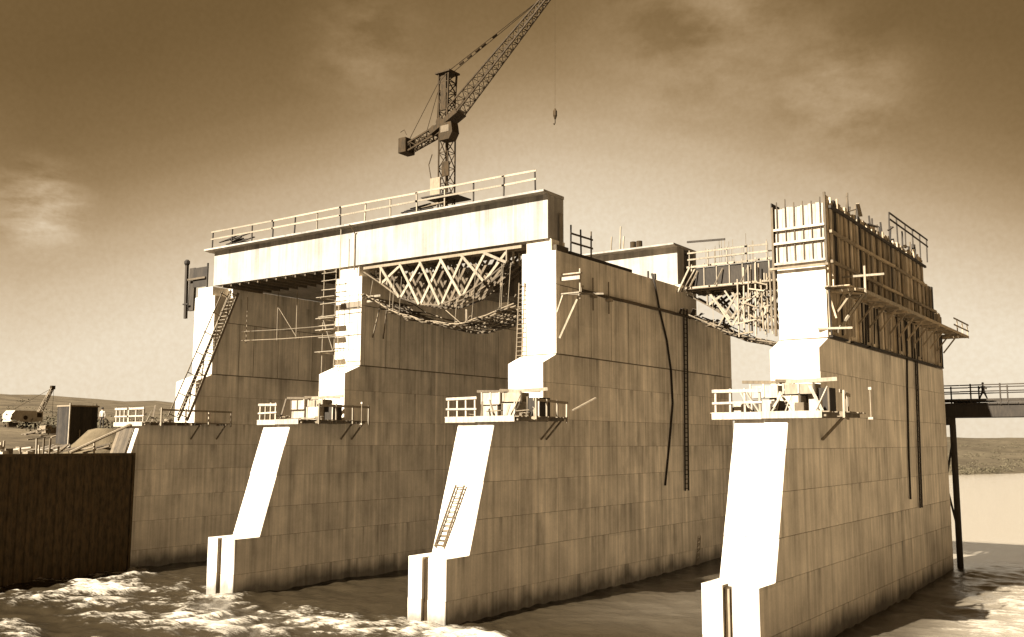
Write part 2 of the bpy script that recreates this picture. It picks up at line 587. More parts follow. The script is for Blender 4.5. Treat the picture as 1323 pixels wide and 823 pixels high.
FAR = [(0, -2.0), (5, .3), (10, .9), (40, 2.6), (100, 5.6), (170, 9.0), (240, 11.6), (330, 13.2), (800, 14), (3000, 14)]


def far_h(x, y):
    shore = 268 + (x + 5) * 2.6 if x < 40 else 385 + (x - 40) * .9
    shore += 5 * noise.fractal(Vector((x * .05, 0, 9)), 1, 2, 3)
    d = (y - shore) * .45
    if d < 0: return -2.0 + max(-1, d * .05)
    return lerp_table(d, FAR) + min(1.2, .12 + d * .01) * noise.fractal(Vector((x * .03, y * .03, 4)), 1, 2, 4)


def build_far():
    xs = expand(-60, 120, 5, -1000, 1500, 1.15); ys = expand(225, 460, 4, 215, 3200, 1.10)
    V = [(x, y, far_h(x, y)) for y in ys for x in xs]
    n = len(xs)
    Fc = [(j * n + i, j * n + i + 1, (j + 1) * n + i + 1, (j + 1) * n + i) for j in range(len(ys) - 1) for i in range(n - 1)]
    me = bpy.data.meshes.new('far_shore_hills'); me.from_pydata(V, [], Fc)
    for p in me.polygons: p.use_smooth = True
    me.materials.append(M['hill'])
    o = link('far_shore_hills', me); o['kind'] = 'structure'


build_far()


def scrub(name, label, spots, seed):
    """low thorn scrub: thousands of small leaf faces in uneven clumps"""
    r = random.Random(seed)
    mb = MB()
    for (x, y, z, w, h) in spots:
        n = int(26 + 26 * r.random())
        for k in range(n):
            a = r.random() * 6.283; rr = w * math.sqrt(r.random()); zz = h * (r.random() ** .8) * (1 - .45 * (rr / w) ** 2)
            c = Vector((x + math.cos(a) * rr, y + math.sin(a) * rr, z + zz))
            s = (.16 + .2 * r.random()) * (w + h) * .35
            d1 = Vector((r.uniform(-1, 1), r.uniform(-1, 1), r.uniform(-.6, 1))).normalized() * s
            d2 = Vector((r.uniform(-1, 1), r.uniform(-1, 1), r.uniform(-.4, 1))).normalized() * s
            mb.add([c, c + d1, c + d1 * .6 + d2, c + d2 * .7], [(0, 1, 2, 3)])
    o = link(name, mb.mesh(name, 'bush'))
    o['kind'] = 'stuff'; o['label'] = label; o['category'] = 'scrub'


sp = []
for k in range(520):
    d = 60 + 700 * rnd.random() ** 1.6
    y = 20 + d * rnd.uniform(.15, 1.25)
    w = rnd.uniform(.9, 2.6) * (1 + d / 500)
    sp.append((-16.25 - d, y, bank_h(d, y) - .2, w, w * rnd.uniform(.5, .9)))
scrub('thorn_scrub', 'dark thorn scrub scattered over the slope behind the left bank', sp, 3)
sp = []
for k in range(800):
    x = rnd.uniform(-45, 75)
    y = 272 + (x + 5) * 2.6 + rnd.random() ** 2 * 420 if x < 40 else 390 + (x - 40) * .9 + rnd.random() ** 2 * 400
    z = far_h(x, y)
    if z < .35: continue
    w = rnd.uniform(.8, 2.4)
    sp.append((x, y, z - .2, w, w * rnd.uniform(.5, .9)))
for k in range(26):                                               # denser growth along the water's edge
    x = rnd.uniform(-7, 2.5); y = 268 + (x + 5) * 2.6 + rnd.uniform(12, 22)
    sp.append((x, y, max(.1, far_h(x, y)) - .1, rnd.uniform(1.2, 2.4), rnd.uniform(1.2, 2.2)))
scrub('shore_scrub', 'scrub along the far shore seen beneath the dark trestle', sp, 5)

# ------------------------------------------------------------------ piers
LIFTS = [(-2.5, 1.35), (1.35, 3.62), (3.62, 5.55), (5.55, 7.65), (7.65, 9.65), (9.65, 11.40), (11.40, 13.75), (13.75, 15.67)]


def front_y(z):
    if z <= 3.62: return 0.0
    if z <= 11.40: return 2.02 + (z - 3.62) * (4.49 - 2.02) / (11.40 - 3.62)
    return 9.54


def outline(x0, x1, yf, z, inset=0.0, slot=False, y_end=Y_END, rnd_end=True):
    x0 += inset; x1 -= inset; yf += inset
    c = .045
    pts = [(x0, yf + c, z), (x0 + c, yf, z)]
    if slot:
        mx = x0 + (x1 - x0) * .46
        pts += [(mx - .23, yf, z), (mx - .23, yf + .65, z), (mx + .23, yf + .65, z), (mx + .23, yf, z)]
    pts += [(x1 - c, yf, z), (x1, yf + c, z)]
    if rnd_end:
        r = (x1 - x0) / 2; cx = (x0 + x1) / 2; cy = y_end - inset - r * .75
        for k in range(0, 11):
            a = math.pi * k / 10
            pts.append((cx + math.cos(a) * r, cy + math.sin(a) * r * .75, z))
    else:
        pts += [(x1, y_end - inset, z), (x0, y_end - inset, z)]
    return pts


PANEL_Y = [11.2, 13.98, 15.62, 18.47, 21.01, 22.71, 25.39, 27.2, 28.94, 30.9, 32.92, 35.2, 37.4, 38.9]


def make_pier(i, label, top_front, top_y):
    x0 = PX[i]; x1 = x0 + PW
    t = thing('concrete_pier', label, 'pier', (x0 + PW / 2, 0, 0), 'concrete piers of the sluice dam')
    g = .010
    for a, b in LIFTS:
        slot = b <= 3.62 + 1e-6
        if a >= 13.7:                                             # the sloped set-back under the shaft
            rg = [(a + g, 9.54), (15.00, 9.54), (b - .045, 11.09)]
        elif b <= 3.62 + 1e-6: rg = [(a + g, 0.0), (b - g, 0.0)]
        elif a >= 11.39: rg = [(a + g, 9.54), (b - g, 9.54)]
        else: rg = [(a + g, front_y(a + .0001)), (b - g, front_y(b))]
        jx, jw, jy = rnd.uniform(-.014, .014), rnd.uniform(-.014, .014), rnd.uniform(-.012, .012)
        part('concrete_lift', MB().rings([outline(x0 + jx, x1 + jw, yf + jy, z, 0, slot) for z, yf in rg]), 'concrete', t)
    # recessed core that shows as the dark construction joints
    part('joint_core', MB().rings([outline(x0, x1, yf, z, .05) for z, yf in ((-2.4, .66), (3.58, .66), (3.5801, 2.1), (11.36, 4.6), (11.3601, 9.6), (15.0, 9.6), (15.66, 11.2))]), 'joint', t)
    # upper shaft: a core faced with separately cast panels
    zt = 20.28
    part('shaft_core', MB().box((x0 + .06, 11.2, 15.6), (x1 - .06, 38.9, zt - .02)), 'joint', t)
    part('shaft_front', MB().rings([[(x0, 11.15, z), (x1, 11.15, z), (x1, 11.62, z), (x0, 11.62, z)] for z in (15.70, zt)]), 'concrete', t)
    for xa, xb in ((x1 - .10, x1), (x0, x0 + .10)):
        ys = [11.62] + PANEL_Y[1:]
        for k in range(len(ys) - 1):
            dz = .0
            part('wall_panel', MB().box((xa, ys[k] + .035, 15.72), (xb, ys[k + 1] - .035, zt - .03)), 'concrete', t)
    part('shaft_end', MB().rings([[p for p in outline(x0 + .02, x1 - .02, 38.0, z)] for z in (15.685, zt - .15)]), 'concrete', t)
    if top_front:
        z1 = top_front
        part('shaft_head', MB().rings([[(x0, 11.15, z), (x1, 11.15, z), (x1, top_y, z), (x0, top_y, z)] for z in (zt + .035, z1)]), 'concrete', t)
        part('head_joint', MB().box((x0 + .05, 11.2, zt - .05), (x1 - .05, top_y - .05, zt + .1)), 'joint', t)
    # steel guide widened to a dark fill for the nose slot's shade
    mx = x0 + PW * .46
    part('slot_shade_fill', MB().box((mx - .222, .22, -2.2), (mx + .222, .63, 3.50)), 'steel', t)
    if i == 3: part('slot_rail', MB().box((mx - .05, .12, -2.2), (mx + .05, .218, 3.45)), 'timber', t)
    return t


pier_labels = [
    'concrete pier behind the dark sheet piling, leftmost of the four piers',
    'concrete pier with tube scaffolding round its white shaft, second from the left',
    'concrete pier carrying the right end of the finished bridge girder',
    'nearest concrete pier with timber shuttering round its top, rightmost of the four']
piers = []
for i in range(4):
    if i < 3: piers.append(make_pier(i, pier_labels[i], 22.55, 33.0))
    else: piers.append(make_pier(i, pier_labels[i], None, None))
for i in range(3):                                                # bearing blocks under the girders
    x0 = PX[i]
    part('bearing_block', MB().box((x0 + .35, 11.2, 22.55), (x0 + PW - .4, 12.9, 23.38)), 'concrete', piers[i])
    part('bearing_block', MB().box((x0 + .35, 30.8, 22.55), (x0 + PW - .4, 32.9, 22.92)), 'concrete', piers[i])
# dark band on the second shaft
for i in range(2):
    part('head_wall', MB().box((PX[i] + .02, 13.05, 22.555), (PX[i] + PW - .02, 30.6, 23.44)), 'concrete', piers[i])
    part('head_wall', MB().box((PX[i] + .02, 33.05, 20.30), (PX[i] + PW - .02, 39.2, 23.44)), 'concrete', piers[i])
part('dark_band', MB().box((.55, 11.10, 20.05), (2.66, 11.148, 20.62)), 'joint', piers[1])


# ------------------------------------------------------------------ bridge girders
def girder(label, x0, x1, y0, w, zb, zt, hang, open_box=False):
    t = thing('bridge_girder', label, 'girder', ((x0 + x1) / 2, y0 + w / 2, zb), 'concrete bridge girders')
    zs = zt - .12
    if not open_box:
        part('web', MB().box((x0, y0, zb), (x1, y0 + w, zs - .10)), 'concrete_deck', t)
    else:
        part('web', MB().box((x0, y0, zb), (x1, y0 + 1.3, zs - .10)), 'concrete_deck', t)
        part('web', MB().box((x0, y0 + w - .5, zb), (x1, y0 + w, zs - .10)), 'concrete_deck', t)
        part('diaphragm', MB().box((x0 + .5, y0 + 1.3, zb + .3), (x1 - 1.3, y0 + w - .5, zs - .6)), 'joint', t)
    prof = [(y0, zs - .10), (y0 - hang, zs - .02), (y0 - hang, zt), (y0 + w + .02, zt), (y0 + w + .02, zs), (y0 + w, zs - .1)]
    mb = MB()
    xa, xb = x0 - (.75 if x0 < -10 else 0), x1 + (.04 if x1 > 15 else 0)
    mb.rings([[(x, y, z) for y, z in prof] for x in (xa, xb)])
    part('deck_slab', mb, 'concrete_deck', t)
    return t


girder('finished white concrete girder between the left pier and the scaffolded pier', -15.05, 1.355, 11.0, 1.95, 23.40, 26.62, .58)
girder('finished white concrete girder above the timber lattice falsework', 1.375, 19.88, 11.0, 1.95, 23.40, 26.62, .58)
girder('rear concrete girder seen between the shaft and the box-shaped girder end', 1.375, 19.8, 30.75, 3.7, 22.93, 26.35, .75, True)
girder('rear concrete girder over the leftmost bay, mostly hidden by the front girder', -15.05, 1.355, 30.75, 3.7, 22.93, 26.35, .75, True)


t = thing('shade_slab', 'added concrete slab shading the left bay behind the front girder', 'slab', (-6.8, 22, 23))  # slabs added over two bays to cut sky light on the pier walls
for k in range(6):
    part('shade_strip', MB().box((-15.0, 13.0 + k * 2.95, 23.45), (.0, 15.92 + k * 2.95, 23.9)), 'concrete_deck', t)
t = thing('shade_slab', 'added concrete slab shading the middle bay behind the lattice falsework', 'slab', (10, 17, 23))
for k in range(6):
    part('shade_strip', MB().box((2.72, 14.6 + k * 2.45, 22.6), (17.69, 17.02 + k * 2.45, 22.95)), 'concrete_deck', t)


def guard_rail(name, label, p0, p1, n, h, mats=('dark', 'pale'), rails=(.55, 1.0), over=.25, tilt=0, group='timber guard rails'):
    t = thing(name, label, 'railing', p0, group)
    d = Vector(p1) - Vector(p0)
    for k in range(n):
        b = Vector(p0) + d * (k / (n - 1))
        hh = h * (1 + rnd.uniform(-.06, .12))
        part('post', MB().bar(b, b + Vector((rnd.uniform(-.04, .04), rnd.uniform(-.05, .05), hh)), .085, .085), mats[0] if rnd.random() < .7 else mats[1], t)
    per = 3
    dn = d.normalized(); sd = Vector((dn.y, -dn.x, 0)) * .075
    for r in rails:
        k = 0
        while k < n - 1:
            k2 = min(k + per, n - 1)
            a = Vector(p0) + d * (k / (n - 1)) + Vector((0, 0, h * r * (1 + rnd.uniform(-.03, .03))))
            b = Vector(p0) + d * (k2 / (n - 1)) + Vector((0, 0, h * r * (1 + rnd.uniform(-.03, .03))))
            part('rail', MB().bar(a - dn * .12 + sd, b + dn * .12 + sd, .04, .13), mats[1], t)
            k = k2
    return t


guard_rail('guard_rail', 'long timber guard rail along the front edge of the finished bridge deck', (-14.7, 10.45, 26.62), (19.25, 10.45, 26.62), 14, 1.38)
guard_rail('guard_rail', 'short guard rail on the pier top just right of the girder end', (20.3, 13.2, 22.55), (20.3, 15.9, 22.55), 3, 2.1, ('dark', 'brown'), (.42, .72))
t = thing('loose_timber', 'pile of dark loose timber on the deck beside the left rail posts', 'timber', (-12.5, 10.9, 26.62))
for k in range(9):
    x = -14 + rnd.random() * 2.6
    part('plank', MB().bar((x, 10.6 + rnd.random() * .5, 26.75 + k * .06), (x + 1.6 + rnd.random(), 10.6 + rnd.random() * .7, 26.8 + k * .07 + rnd.uniform(0, .3)), .16, .06), 'dark', t)
t = thing('loose_timber', 'dark stacked boards on the deck in front of the tower crane', 'timber', (8, 10.9, 26.62))
for k in range(10):
    x = 6.3 + rnd.random() * 3.0
    part('plank', MB().bar((x, 10.7 + rnd.random() * .5, 26.74 + k * .04), (x + 1.8 + rnd.random(), 10.7 + rnd.random() * .7, 26.76 + k * .05), .18, .06), 'dark' if k % 3 else 'timber', t)
single('downpipe', MB().tube([(2.1, 10.93, 23.0), (2.1, 10.93, 25.9), (2.1, 10.3, 26.5)], .05), 'pipe', 'thin pipe running down the white girder above the scaffolded shaft', 'pipe', (2.1, 10.93, 23.0))
single('gauge_board', MB().box((20.02, 12.2, 22.6), (20.10, 12.48, 25.3)), 'pale', 'upright pale board against the dark end of the front girder', 'board', (20.06, 12.3, 22.6))

# ------------------------------------------------------------------ timber falsework
DEPTH = [(0.0, 1.25), (.155, 2.45), (.30, 3.10), (.46, 3.45), (.62, 3.10), (.78, 2.40), (.92, 1.35), (1.0, .9)]


def falsework(xa, xb, y0, n_truss, dy, ztop, labels, cat_label, bay):
    xs0, xs1 = xa + 1.85, xb - 1.3
    nn = 7
    for k in range(n_truss):
        y = y0 + k * dy
        t = thing('lattice_truss', labels[k], 'truss', ((xa + xb) / 2, y, ztop), 'timber falsework trusses ' + bay)
        top = [(xs0 + (xs1 - xs0) * i / (nn - 1), y, ztop) for i in range(nn)]
        bot = [(xs0 + (xs1 - xs0) * i / (nn - 1), y, ztop - lerp_table(i / (nn - 1), DEPTH)) for i in range(nn)]
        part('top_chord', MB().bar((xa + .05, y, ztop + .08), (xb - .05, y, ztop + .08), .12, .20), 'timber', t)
        for i in range(nn - 1):
            part('bottom_chord', MB().bar(bot[i], bot[i + 1], .08, .10), 'brown', t)
            part('brace', MB().bar((top[i][0], y - .09, ztop), (bot[i + 1][0], y - .09, bot[i + 1][2]), .075, .19), 'pale' if k == 0 else 'brown', t)  # trusses behind the front one get browner timber, shade put into their colour
            part('brace', MB().bar((bot[i][0], y + .09, bot[i][2]), (top[i + 1][0], y + .09, ztop), .075, .19), 'pale' if k == 0 else 'brown', t)
        part('end_post', MB().bar((xs0, y, ztop), bot[0], .1, .16), 'pale', t)
        part('end_post', MB().bar((xs1, y, ztop), bot[-1], .1, .16), 'pale', t)
        part('tie', MB().bar((xa + .05, y, ztop - .2), bot[0], .06, .1), 'brown', t)
    # sagging walkway of poles and brushwood hung below
    t = thing('hanging_catwalk', cat_label, 'catwalk', ((xa + xb) / 2, y0, ztop - 5), None)
    R = random.Random(int(xa * 10))
    W0, W1 = y0 - .75, y0 + n_truss * dy + .6
    SAG = [(0, 1.9), (.095, 2.5), (.257, 3.8), (.415, 4.5), (.634, 5.15), (.84, 4.7), (.953, 4.2), (1, 4.0)]
    zsag = lambda u: ztop - lerp_table(u, SAG)
    for k in range(13):
        y = W0 + (W1 - W0) * k / 12 + R.uniform(-.08, .08)
        u0, u1 = R.uniform(0.02, .10), R.uniform(.90, .99)
        pts = []
        dz = R.uniform(-.16, .16) + (.25 if k in (0, 12) else 0)
        for j in range(13):
            u = u0 + (u1 - u0) * j / 12
            pts.append((xa + (xb - xa) * u, y + R.uniform(-.07, .07), zsag(u) + dz + R.uniform(-.08, .08)))
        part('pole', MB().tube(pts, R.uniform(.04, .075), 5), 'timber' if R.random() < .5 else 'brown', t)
    for k in range(64):
        u = R.uniform(.05, .95); x = xa + (xb - xa) * u
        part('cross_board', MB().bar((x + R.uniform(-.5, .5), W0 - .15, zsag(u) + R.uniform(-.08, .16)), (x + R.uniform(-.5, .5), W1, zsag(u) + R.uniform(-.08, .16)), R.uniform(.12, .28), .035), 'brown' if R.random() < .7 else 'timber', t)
    for k in range(9):
        u = R.uniform(.08, .95); x = xa + (xb - xa) * u
        part('hanger', MB().tube([(x, W0 + .2, zsag(u)), (x + R.uniform(-.2, .2), W0 + .5, ztop - 1.0)], .018, 4), 'rope', t)
    for k in range(3):
        u = R.uniform(.55, .95); x = xa + (xb - xa) * u
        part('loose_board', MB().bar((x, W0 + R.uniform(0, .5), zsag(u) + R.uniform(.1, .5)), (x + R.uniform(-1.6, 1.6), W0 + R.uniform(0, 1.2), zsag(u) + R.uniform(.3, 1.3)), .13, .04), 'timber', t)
    return t


ordn = ['front', 'second', 'third', 'rearmost']
falsework(2.75, 17.65, 11.25, 4, .75, 23.06,
          ['%s lattice truss of crossed timber boards under the finished right girder' % o for o in ordn],
          'sagging brushwood catwalk hung below the lattice trusses in the middle bay', 'under the finished girder')
falsework(20.45, 35.35, 31.0, 3, 1.1, 22.25,
          ['%s lattice truss under the rebar bristling shutter box, beside the right pier' % o for o in ordn[:1] + ordn[1:2] + ordn[3:]],
          'sagging walkway under the trusses between the two right piers', 'under the shutter box')
t = thing('board_screen', 'dark board screen behind the trusses beside the corbelled shaft', 'screen', (15.5, 14.3, 20.5))
for k in range(12):
    x = 12.0 + k * .47
    part('board', MB().box((x, 14.28, 20.3 + rnd.uniform(-.3, .3) + max(0, (5 - k) * .2)), (x + .455, 14.33, 22.55)), 'brown', t)
# shutter box of the next girder on top of it
t = thing('girder_shutter', 'open timber shutter box for the unfinished girder between the right piers', 'formwork', (28, 32.5, 22.5))
for k in range(13):
    x = 21.0 + k * 1.1
    part('panel', MB().box((x + .012, 30.95, 22.45), (x + 1.088, 31.0, 24.15)), 'dark', t)  # dark panels stand in for the shaded interior behind the studs
    part('stud', MB().bar((x, 30.9, 22.25), (x, 30.9, 24.5), .09, .09), 'pale', t)
    if k % 2 == 0: part('strut', MB().bar((x + .1, 30.2, 22.5), (x + .55, 30.85, 23.9), .08, .1), 'timber', t)
for k in range(7):
    x = 20.6 + k * 2.05
    part('rail', MB().bar((x, 30.82, 24.28 + rnd.uniform(-.04, .04)), (x + 2.2, 30.82, 24.28), .06, .16), 'pale', t)
    part('waler', MB().bar((x, 30.5, 22.45), (x + 2.2, 30.5, 22.45 + rnd.uniform(-.05, .05)), .1, .22), 'pale', t)
part('rear_panel', MB().box((20.7, 34.2, 22.45), (35.3, 34.26, 24.2)), 'dark', t)
part('bottom_panel', MB().box((20.7, 31.0, 22.40), (35.3, 34.2, 22.46)), 'timber', t)
part('soffit_joist', MB().box((20.5, 30.3, 22.33), (35.3, 34.4, 22.395)), 'brown', t)
t = thing('rebar_cage', 'thin upright reinforcing bars sticking out of the timber shutter box', 'rebar', (28, 32.5, 22.5))
for k in range(46):
    x = 21.2 + 14 * rnd.random(); y = 31.15 + 2.8 * rnd.random()
    part('rebar', MB().tube([(x, y, 22.7), (x + rnd.uniform(-.06, .06), y, 25.6 + rnd.random() * 1.3)], .022, 4), 'timber', t)
for k in range(5):
    part('tie_bar', MB().tube([(21.2, 31.2 + k * .6, 25.0 + .1 * k), (35, 31.2 + k * .6, 25.05 + .1 * k)], .018, 4), 'timber', t)
guard_rail('guard_rail', 'pale rail of boards on the shutter box beside the girder end', (20.9, 30.7, 24.3), (27.5, 30.7, 24.3), 5, 1.25, ('pale', 'pale'), (.45, .9))
t = thing('prop_tower', 'crowded pale timber props in front of the right pier shaft', 'props', (27, 31, 17.5))
R = random.Random(4)
for k in range(14):
    x = 25.4 + k * .22 + R.uniform(-.12, .12); y = 30.0 + (k % 3) * .45
    part('prop', MB().bar((x, y, 18.1 + R.random() * .5), (x + R.uniform(-.12, .12), y, 22.5 + R.random() * 1.6), .10), 'pale' if R.random() < .6 else 'timber', t)
for k in range(9):
    z = 18.5 + k * .5; xq = 25.0 + R.random() * 1.6
    part('cross_brace', MB().bar((xq, 29.85, z + R.uniform(-.4, .4)), (xq + R.uniform(1.0, 2.0), 29.85, z + R.uniform(-.5, .5)), .05, .11), 'pale' if k % 2 else 'timber', t)
for k in range(9):
    x = 23.0 + k * .55; dz = R.uniform(-.2, .2); sg = 1 if k % 2 else -1
    part('cross_brace', MB().bar((x, 30.1 + .1 * k, 20.6 + dz - sg * 1.3), (x + 1.7, 30.1 + .1 * k, 20.6 + dz + sg * 1.3), .06, .13), 'pale', t)
t = thing('leaning_boards', 'pale boards leaning down from the girder end onto the pier top', 'boards', (20.5, 30, 22.5))
for k in range(4):
    part('board', MB().bar((20.5 + k * .12, 29.2 + k * .5, 22.0 + k * .1), (21.0 + k * .3, 30.5 + k * .5, 24.2), .2, .05), 'pale', t)
single('timber_lintel', MB().bar((20.0, 32.3, 26.75), (23.4, 32.3, 26.6), .12, .16), 'dark', 'thin dark beam projecting over the rebar from the rear girder', 'beam', (20.0, 32.3, 26.75))


# ------------------------------------------------------------------ work platforms on the pier noses
def platform(i, label, x_left, x_right, side_to, left_extra=0, rails=True):
    x0 = PX[i]; x1 = x0 + PW
    zf = 11.40
    t = thing('work_platform', label, 'platform', (x0 + PW / 2, 5, zf), 'timber work platforms on the pier noses')
    yf = 4.15
    # bearers
    for y in (4.35, 5.5, 6.7, 8.0):
        part('bearer', MB().box((x0 - x_left + .05, y - .07, zf - .20), (x1 + x_right - .1, y + .07, zf - .002)) if y > 4.8 else
             MB().box((x0 - x_left + .05, y - .07, zf - .20), (x1 + x_right - .6, y + .07, zf - .002)), 'timber', t)
    n = 17
    for k in range(n):
        ya = yf + k * .27
        part('plank', MB().box((x0 - x_left + rnd.uniform(-.18, .1), ya, zf + .002), (x1 + x_right - (.5 if k < 5 else 0) + rnd.uniform(-.1, .18), ya + .255, zf + .055)), 'timber', t)
    # fascia boards
    part('fascia_board', MB().box((x0 - x_left - .05, yf - .055, zf - .30), (x0 + PW * .55, yf - .004, zf + .05)), 'white', t)
    part('fascia_board', MB().box((x0 + PW * .555, yf - .055, zf - .27), (x1 + x_right - .75, yf - .004, zf + .07)), 'white', t)
    # side walkway back along the right face
    for k in range(3):
        part('plank', MB().box((x1 + .15 + k * .36, 8.8, zf + .002), (x1 + .48 + k * .36, side_to + rnd.uniform(-.3, .3), zf + .055)), 'timber', t)
    for y in (9.3, side_to - .5):
        bk = part('bracket', MB().bar((x1 + .02, y, zf - .08), (x1 + 1.35, y, zf - .08), .1, .15), 'timber', t)
        part('knee_brace', MB().bar((x1 + .03, y, zf - 1.3), (x1 + 1.15, y, zf - .15), .08, .1), 'timber', bk)
    # railing: front, left end, right side
    def rail(a, b, n, h=1.15, rs=(.98, .45), m='white'):
        a, b = Vector(a), Vector(b)
        for k in range(n):
            p = a + (b - a) * (k / max(1, n - 1))
            part('post', MB().bar(p + Vector((0, 0, -.25)), p + Vector((rnd.uniform(-.03, .03), 0, h + rnd.uniform(-.05, .12))), .10, .10), m if rnd.random() < .75 else 'pale', t)
        for r_ in rs:
            part('rail', MB().bar(a + Vector((-.15, -.07, h * r_)), b + Vector((.15, -.07, h * r_ + rnd.uniform(-.05, .05))), .05, .16 if r_ > .8 else .11), m, t)
    rail((x0 - x_left + .12, yf + .08, zf), (x0 + PW * .52, yf + .08, zf), 4)
    if i == 0:
        rail((x0 + PW * .55, yf + .08, zf), (x1 + x_right - .8, yf + .08, zf), 3)
    rail((x1 + x_right - .1, 5.4, zf), (x1 + 1.25, side_to, zf), 4, 1.1, (.95,), 'pale')
    return t


platform(0, 'timber work platform with white rails left of the leaning stair', .35, 1.55, 12.4)
platform(1, 'timber work platform with a ladder-like white rail on the nose of the scaffolded pier', .35, 1.9, 10.9)
platform(2, 'timber work platform on the pier nose with the ladder below it', .75, 2.4, 10.4)
platform(3, 'timber work platform on the nose of the nearest pier, widest of the four', 1.05, 2.5, 10.0)


def form_stack(i, label, dx, boxes):
    x0 = PX[i] + dx
    t = thing('shutter_stack', label, 'formwork', (x0 + 1.3, 7, 11.46), 'stacked white shutter boxes on the platforms')
    q = random.Random(40 + i)
    for (xa, xb, ya, yb, za, zb, m_) in boxes:
        sh = q.uniform(-.22, .22); xa, xb = xa + sh, xb + sh + q.uniform(-.25, .2); zb += q.uniform(-.12, .06); ya += q.uniform(-.3, .1)
        o = part('shutter_panel', MB().box((x0 + xa, ya, za), (x0 + xb, yb, zb)), m_, t)
        for k in range(max(2, int((xb - xa) / .5))):
            xx = x0 + xa + .06 + (xb - xa - .12) * k / max(1, int((xb - xa) / .5) - 1)
            part('batten', MB().box((xx - .045, ya - .05, za + .03), (xx + .045, ya - .002, zb + rnd.uniform(-.03, .1))), 'white' if rnd.random() < .6 else 'brown', t)
    return t


for i in (1, 2, 3):
    nm = {1: 'white shutter boxes stacked on the platform of the scaffolded pier', 2: 'white shutter boxes stacked at the foot of the shaft with the corbel slope',
          3: 'jumble of white shutter boxes on the nearest pier platform'}[i]
    form_stack(i, nm, 0, [
        (-.25, 1.25, 7.2, 7.9, 11.48, 12.25, 'white'), (-.35, 1.1, 7.25, 7.85, 12.27, 12.95, 'white'),
        (1.45, 2.75, 7.0, 7.9, 11.48, 12.4, 'white'), (1.55, 3.15, 7.2, 7.9, 12.42, 12.98, 'pale'),
        (.35, 2.3, 8.2, 8.8, 11.48, 13.0, 'white'), (3.0, 3.9, 7.4, 8.3, 11.48, 12.7, 'dark')])
    x0 = PX[i]
    t = thing('cross_timber', {1: 'long timbers laid over the shutter boxes of the scaffolded pier', 2: 'long timbers laid over the shutter boxes at the corbelled shaft',
                               3: 'long timbers laid over the boxes on the nearest platform'}[i], 'timber', (x0 + 1.3, 7.5, 13.05), 'timbers over the shutter boxes')
    part('beam', MB().bar((x0 - .6, 7.0, 13.12), (x0 + 1.5, 8.6, 13.12), .14, .16), 'timber', t)
    part('beam', MB().bar((x0 + 1.2, 7.0, 13.14), (x0 + 3.0, 8.9, 13.14), .14, .16), 'timber', t)
    part('beam', MB().bar((x0 + 1.3, 7.3, 13.06), (x0 + 4.0, 8.2, 13.2), .1, .2), 'pale', t)
for i, lb in ((0, 'loose boards and a rope coil beside the foot of the leaning stair'), (1, 'scrap boards lying on the scaffolded pier platform'), (2, 'props and scrap boards at the right end of the corbelled pier platform')):
    q = random.Random(70 + i)
    x0 = PX[i]
    t = thing('loose_boards', lb, 'boards', (x0 + 2, 6, 11.46))
    for k in range(6 + 2 * i):
        x = x0 + q.uniform(.2, 4.2); y = q.uniform(4.7, 7.0)
        if q.random() < .5:
            part('board', MB().bar((x, y, 11.52 + .03 * k), (x + q.uniform(-1.3, 1.3), y + q.uniform(-.5, .9), 11.55 + .03 * k), .2, .05), 'timber', t)
        else:
            part('board', MB().bar((x, y, 11.47), (x + q.uniform(-.7, .7), y + q.uniform(.1, .6), 12.1 + q.random() * .9), .13, .05), 'pale' if q.random() < .5 else 'brown', t)
    cx_, cy_ = x0 + 3.5, 6.4
    part('rope_coil', MB().tube([(cx_ + .3 * math.cos(a * .6), cy_ + .3 * math.sin(a * .6), 11.5 + a * .006) for a in range(34)], .035, 5), 'rope', t)
# extra odds and ends on the nearest platform
t = thing('prop_boards', 'crossed white boards and trestles on the nearest platform', 'boards', (37, 5, 11.46))
R = random.Random(12)
for k in range(9):
    x = 35.4 + R.random() * 4.4; y = 4.6 + R.random() * 1.8
    part('board', MB().bar((x, y, 11.5), (x + R.uniform(-.9, .9), y + R.uniform(0, .5), 12.3 + R.random() * .5), .16, .05), 'white', t)
for k in range(7):
    x = 35.0 + k * .62
    part('crate', MB().box((x, 5.2 + R.random(), 11.48), (x + .45, 6.4, 11.8 + R.random() * .35)), 'brown' if k % 2 else 'white', t)
single('projecting_plank', MB().bar((22.6, 9.6, 11.9), (23.5, 10.9, 12.7), .22, .08), 'timber', 'single plank sticking out right of the corbelled pier platform', 'plank', (22.6, 9.6, 11.9))
for i, lb in ((1, 'white flag-like board end right of the scaffolded pier platform rail'), (3, 'small white lantern post right of the nearest platform')):
    x = PX[i] + PW + (1.9 if i == 1 else 2.55)
    t = thing('marker_post', lb, 'post', (x, 9.5, 11.5))
    part('post', MB().bar((x, 9.5, 11.2), (x, 9.5, 12.7), .05), 'timber', t)
    part('marker', MB().box((x - .08, 9.45, 12.66), (x + .08, 9.55, 12.80)), 'white', t)
    part('foot', MB().box((x - .12, 9.4, 11.14), (x + .12, 9.6, 11.26)), 'white', t)


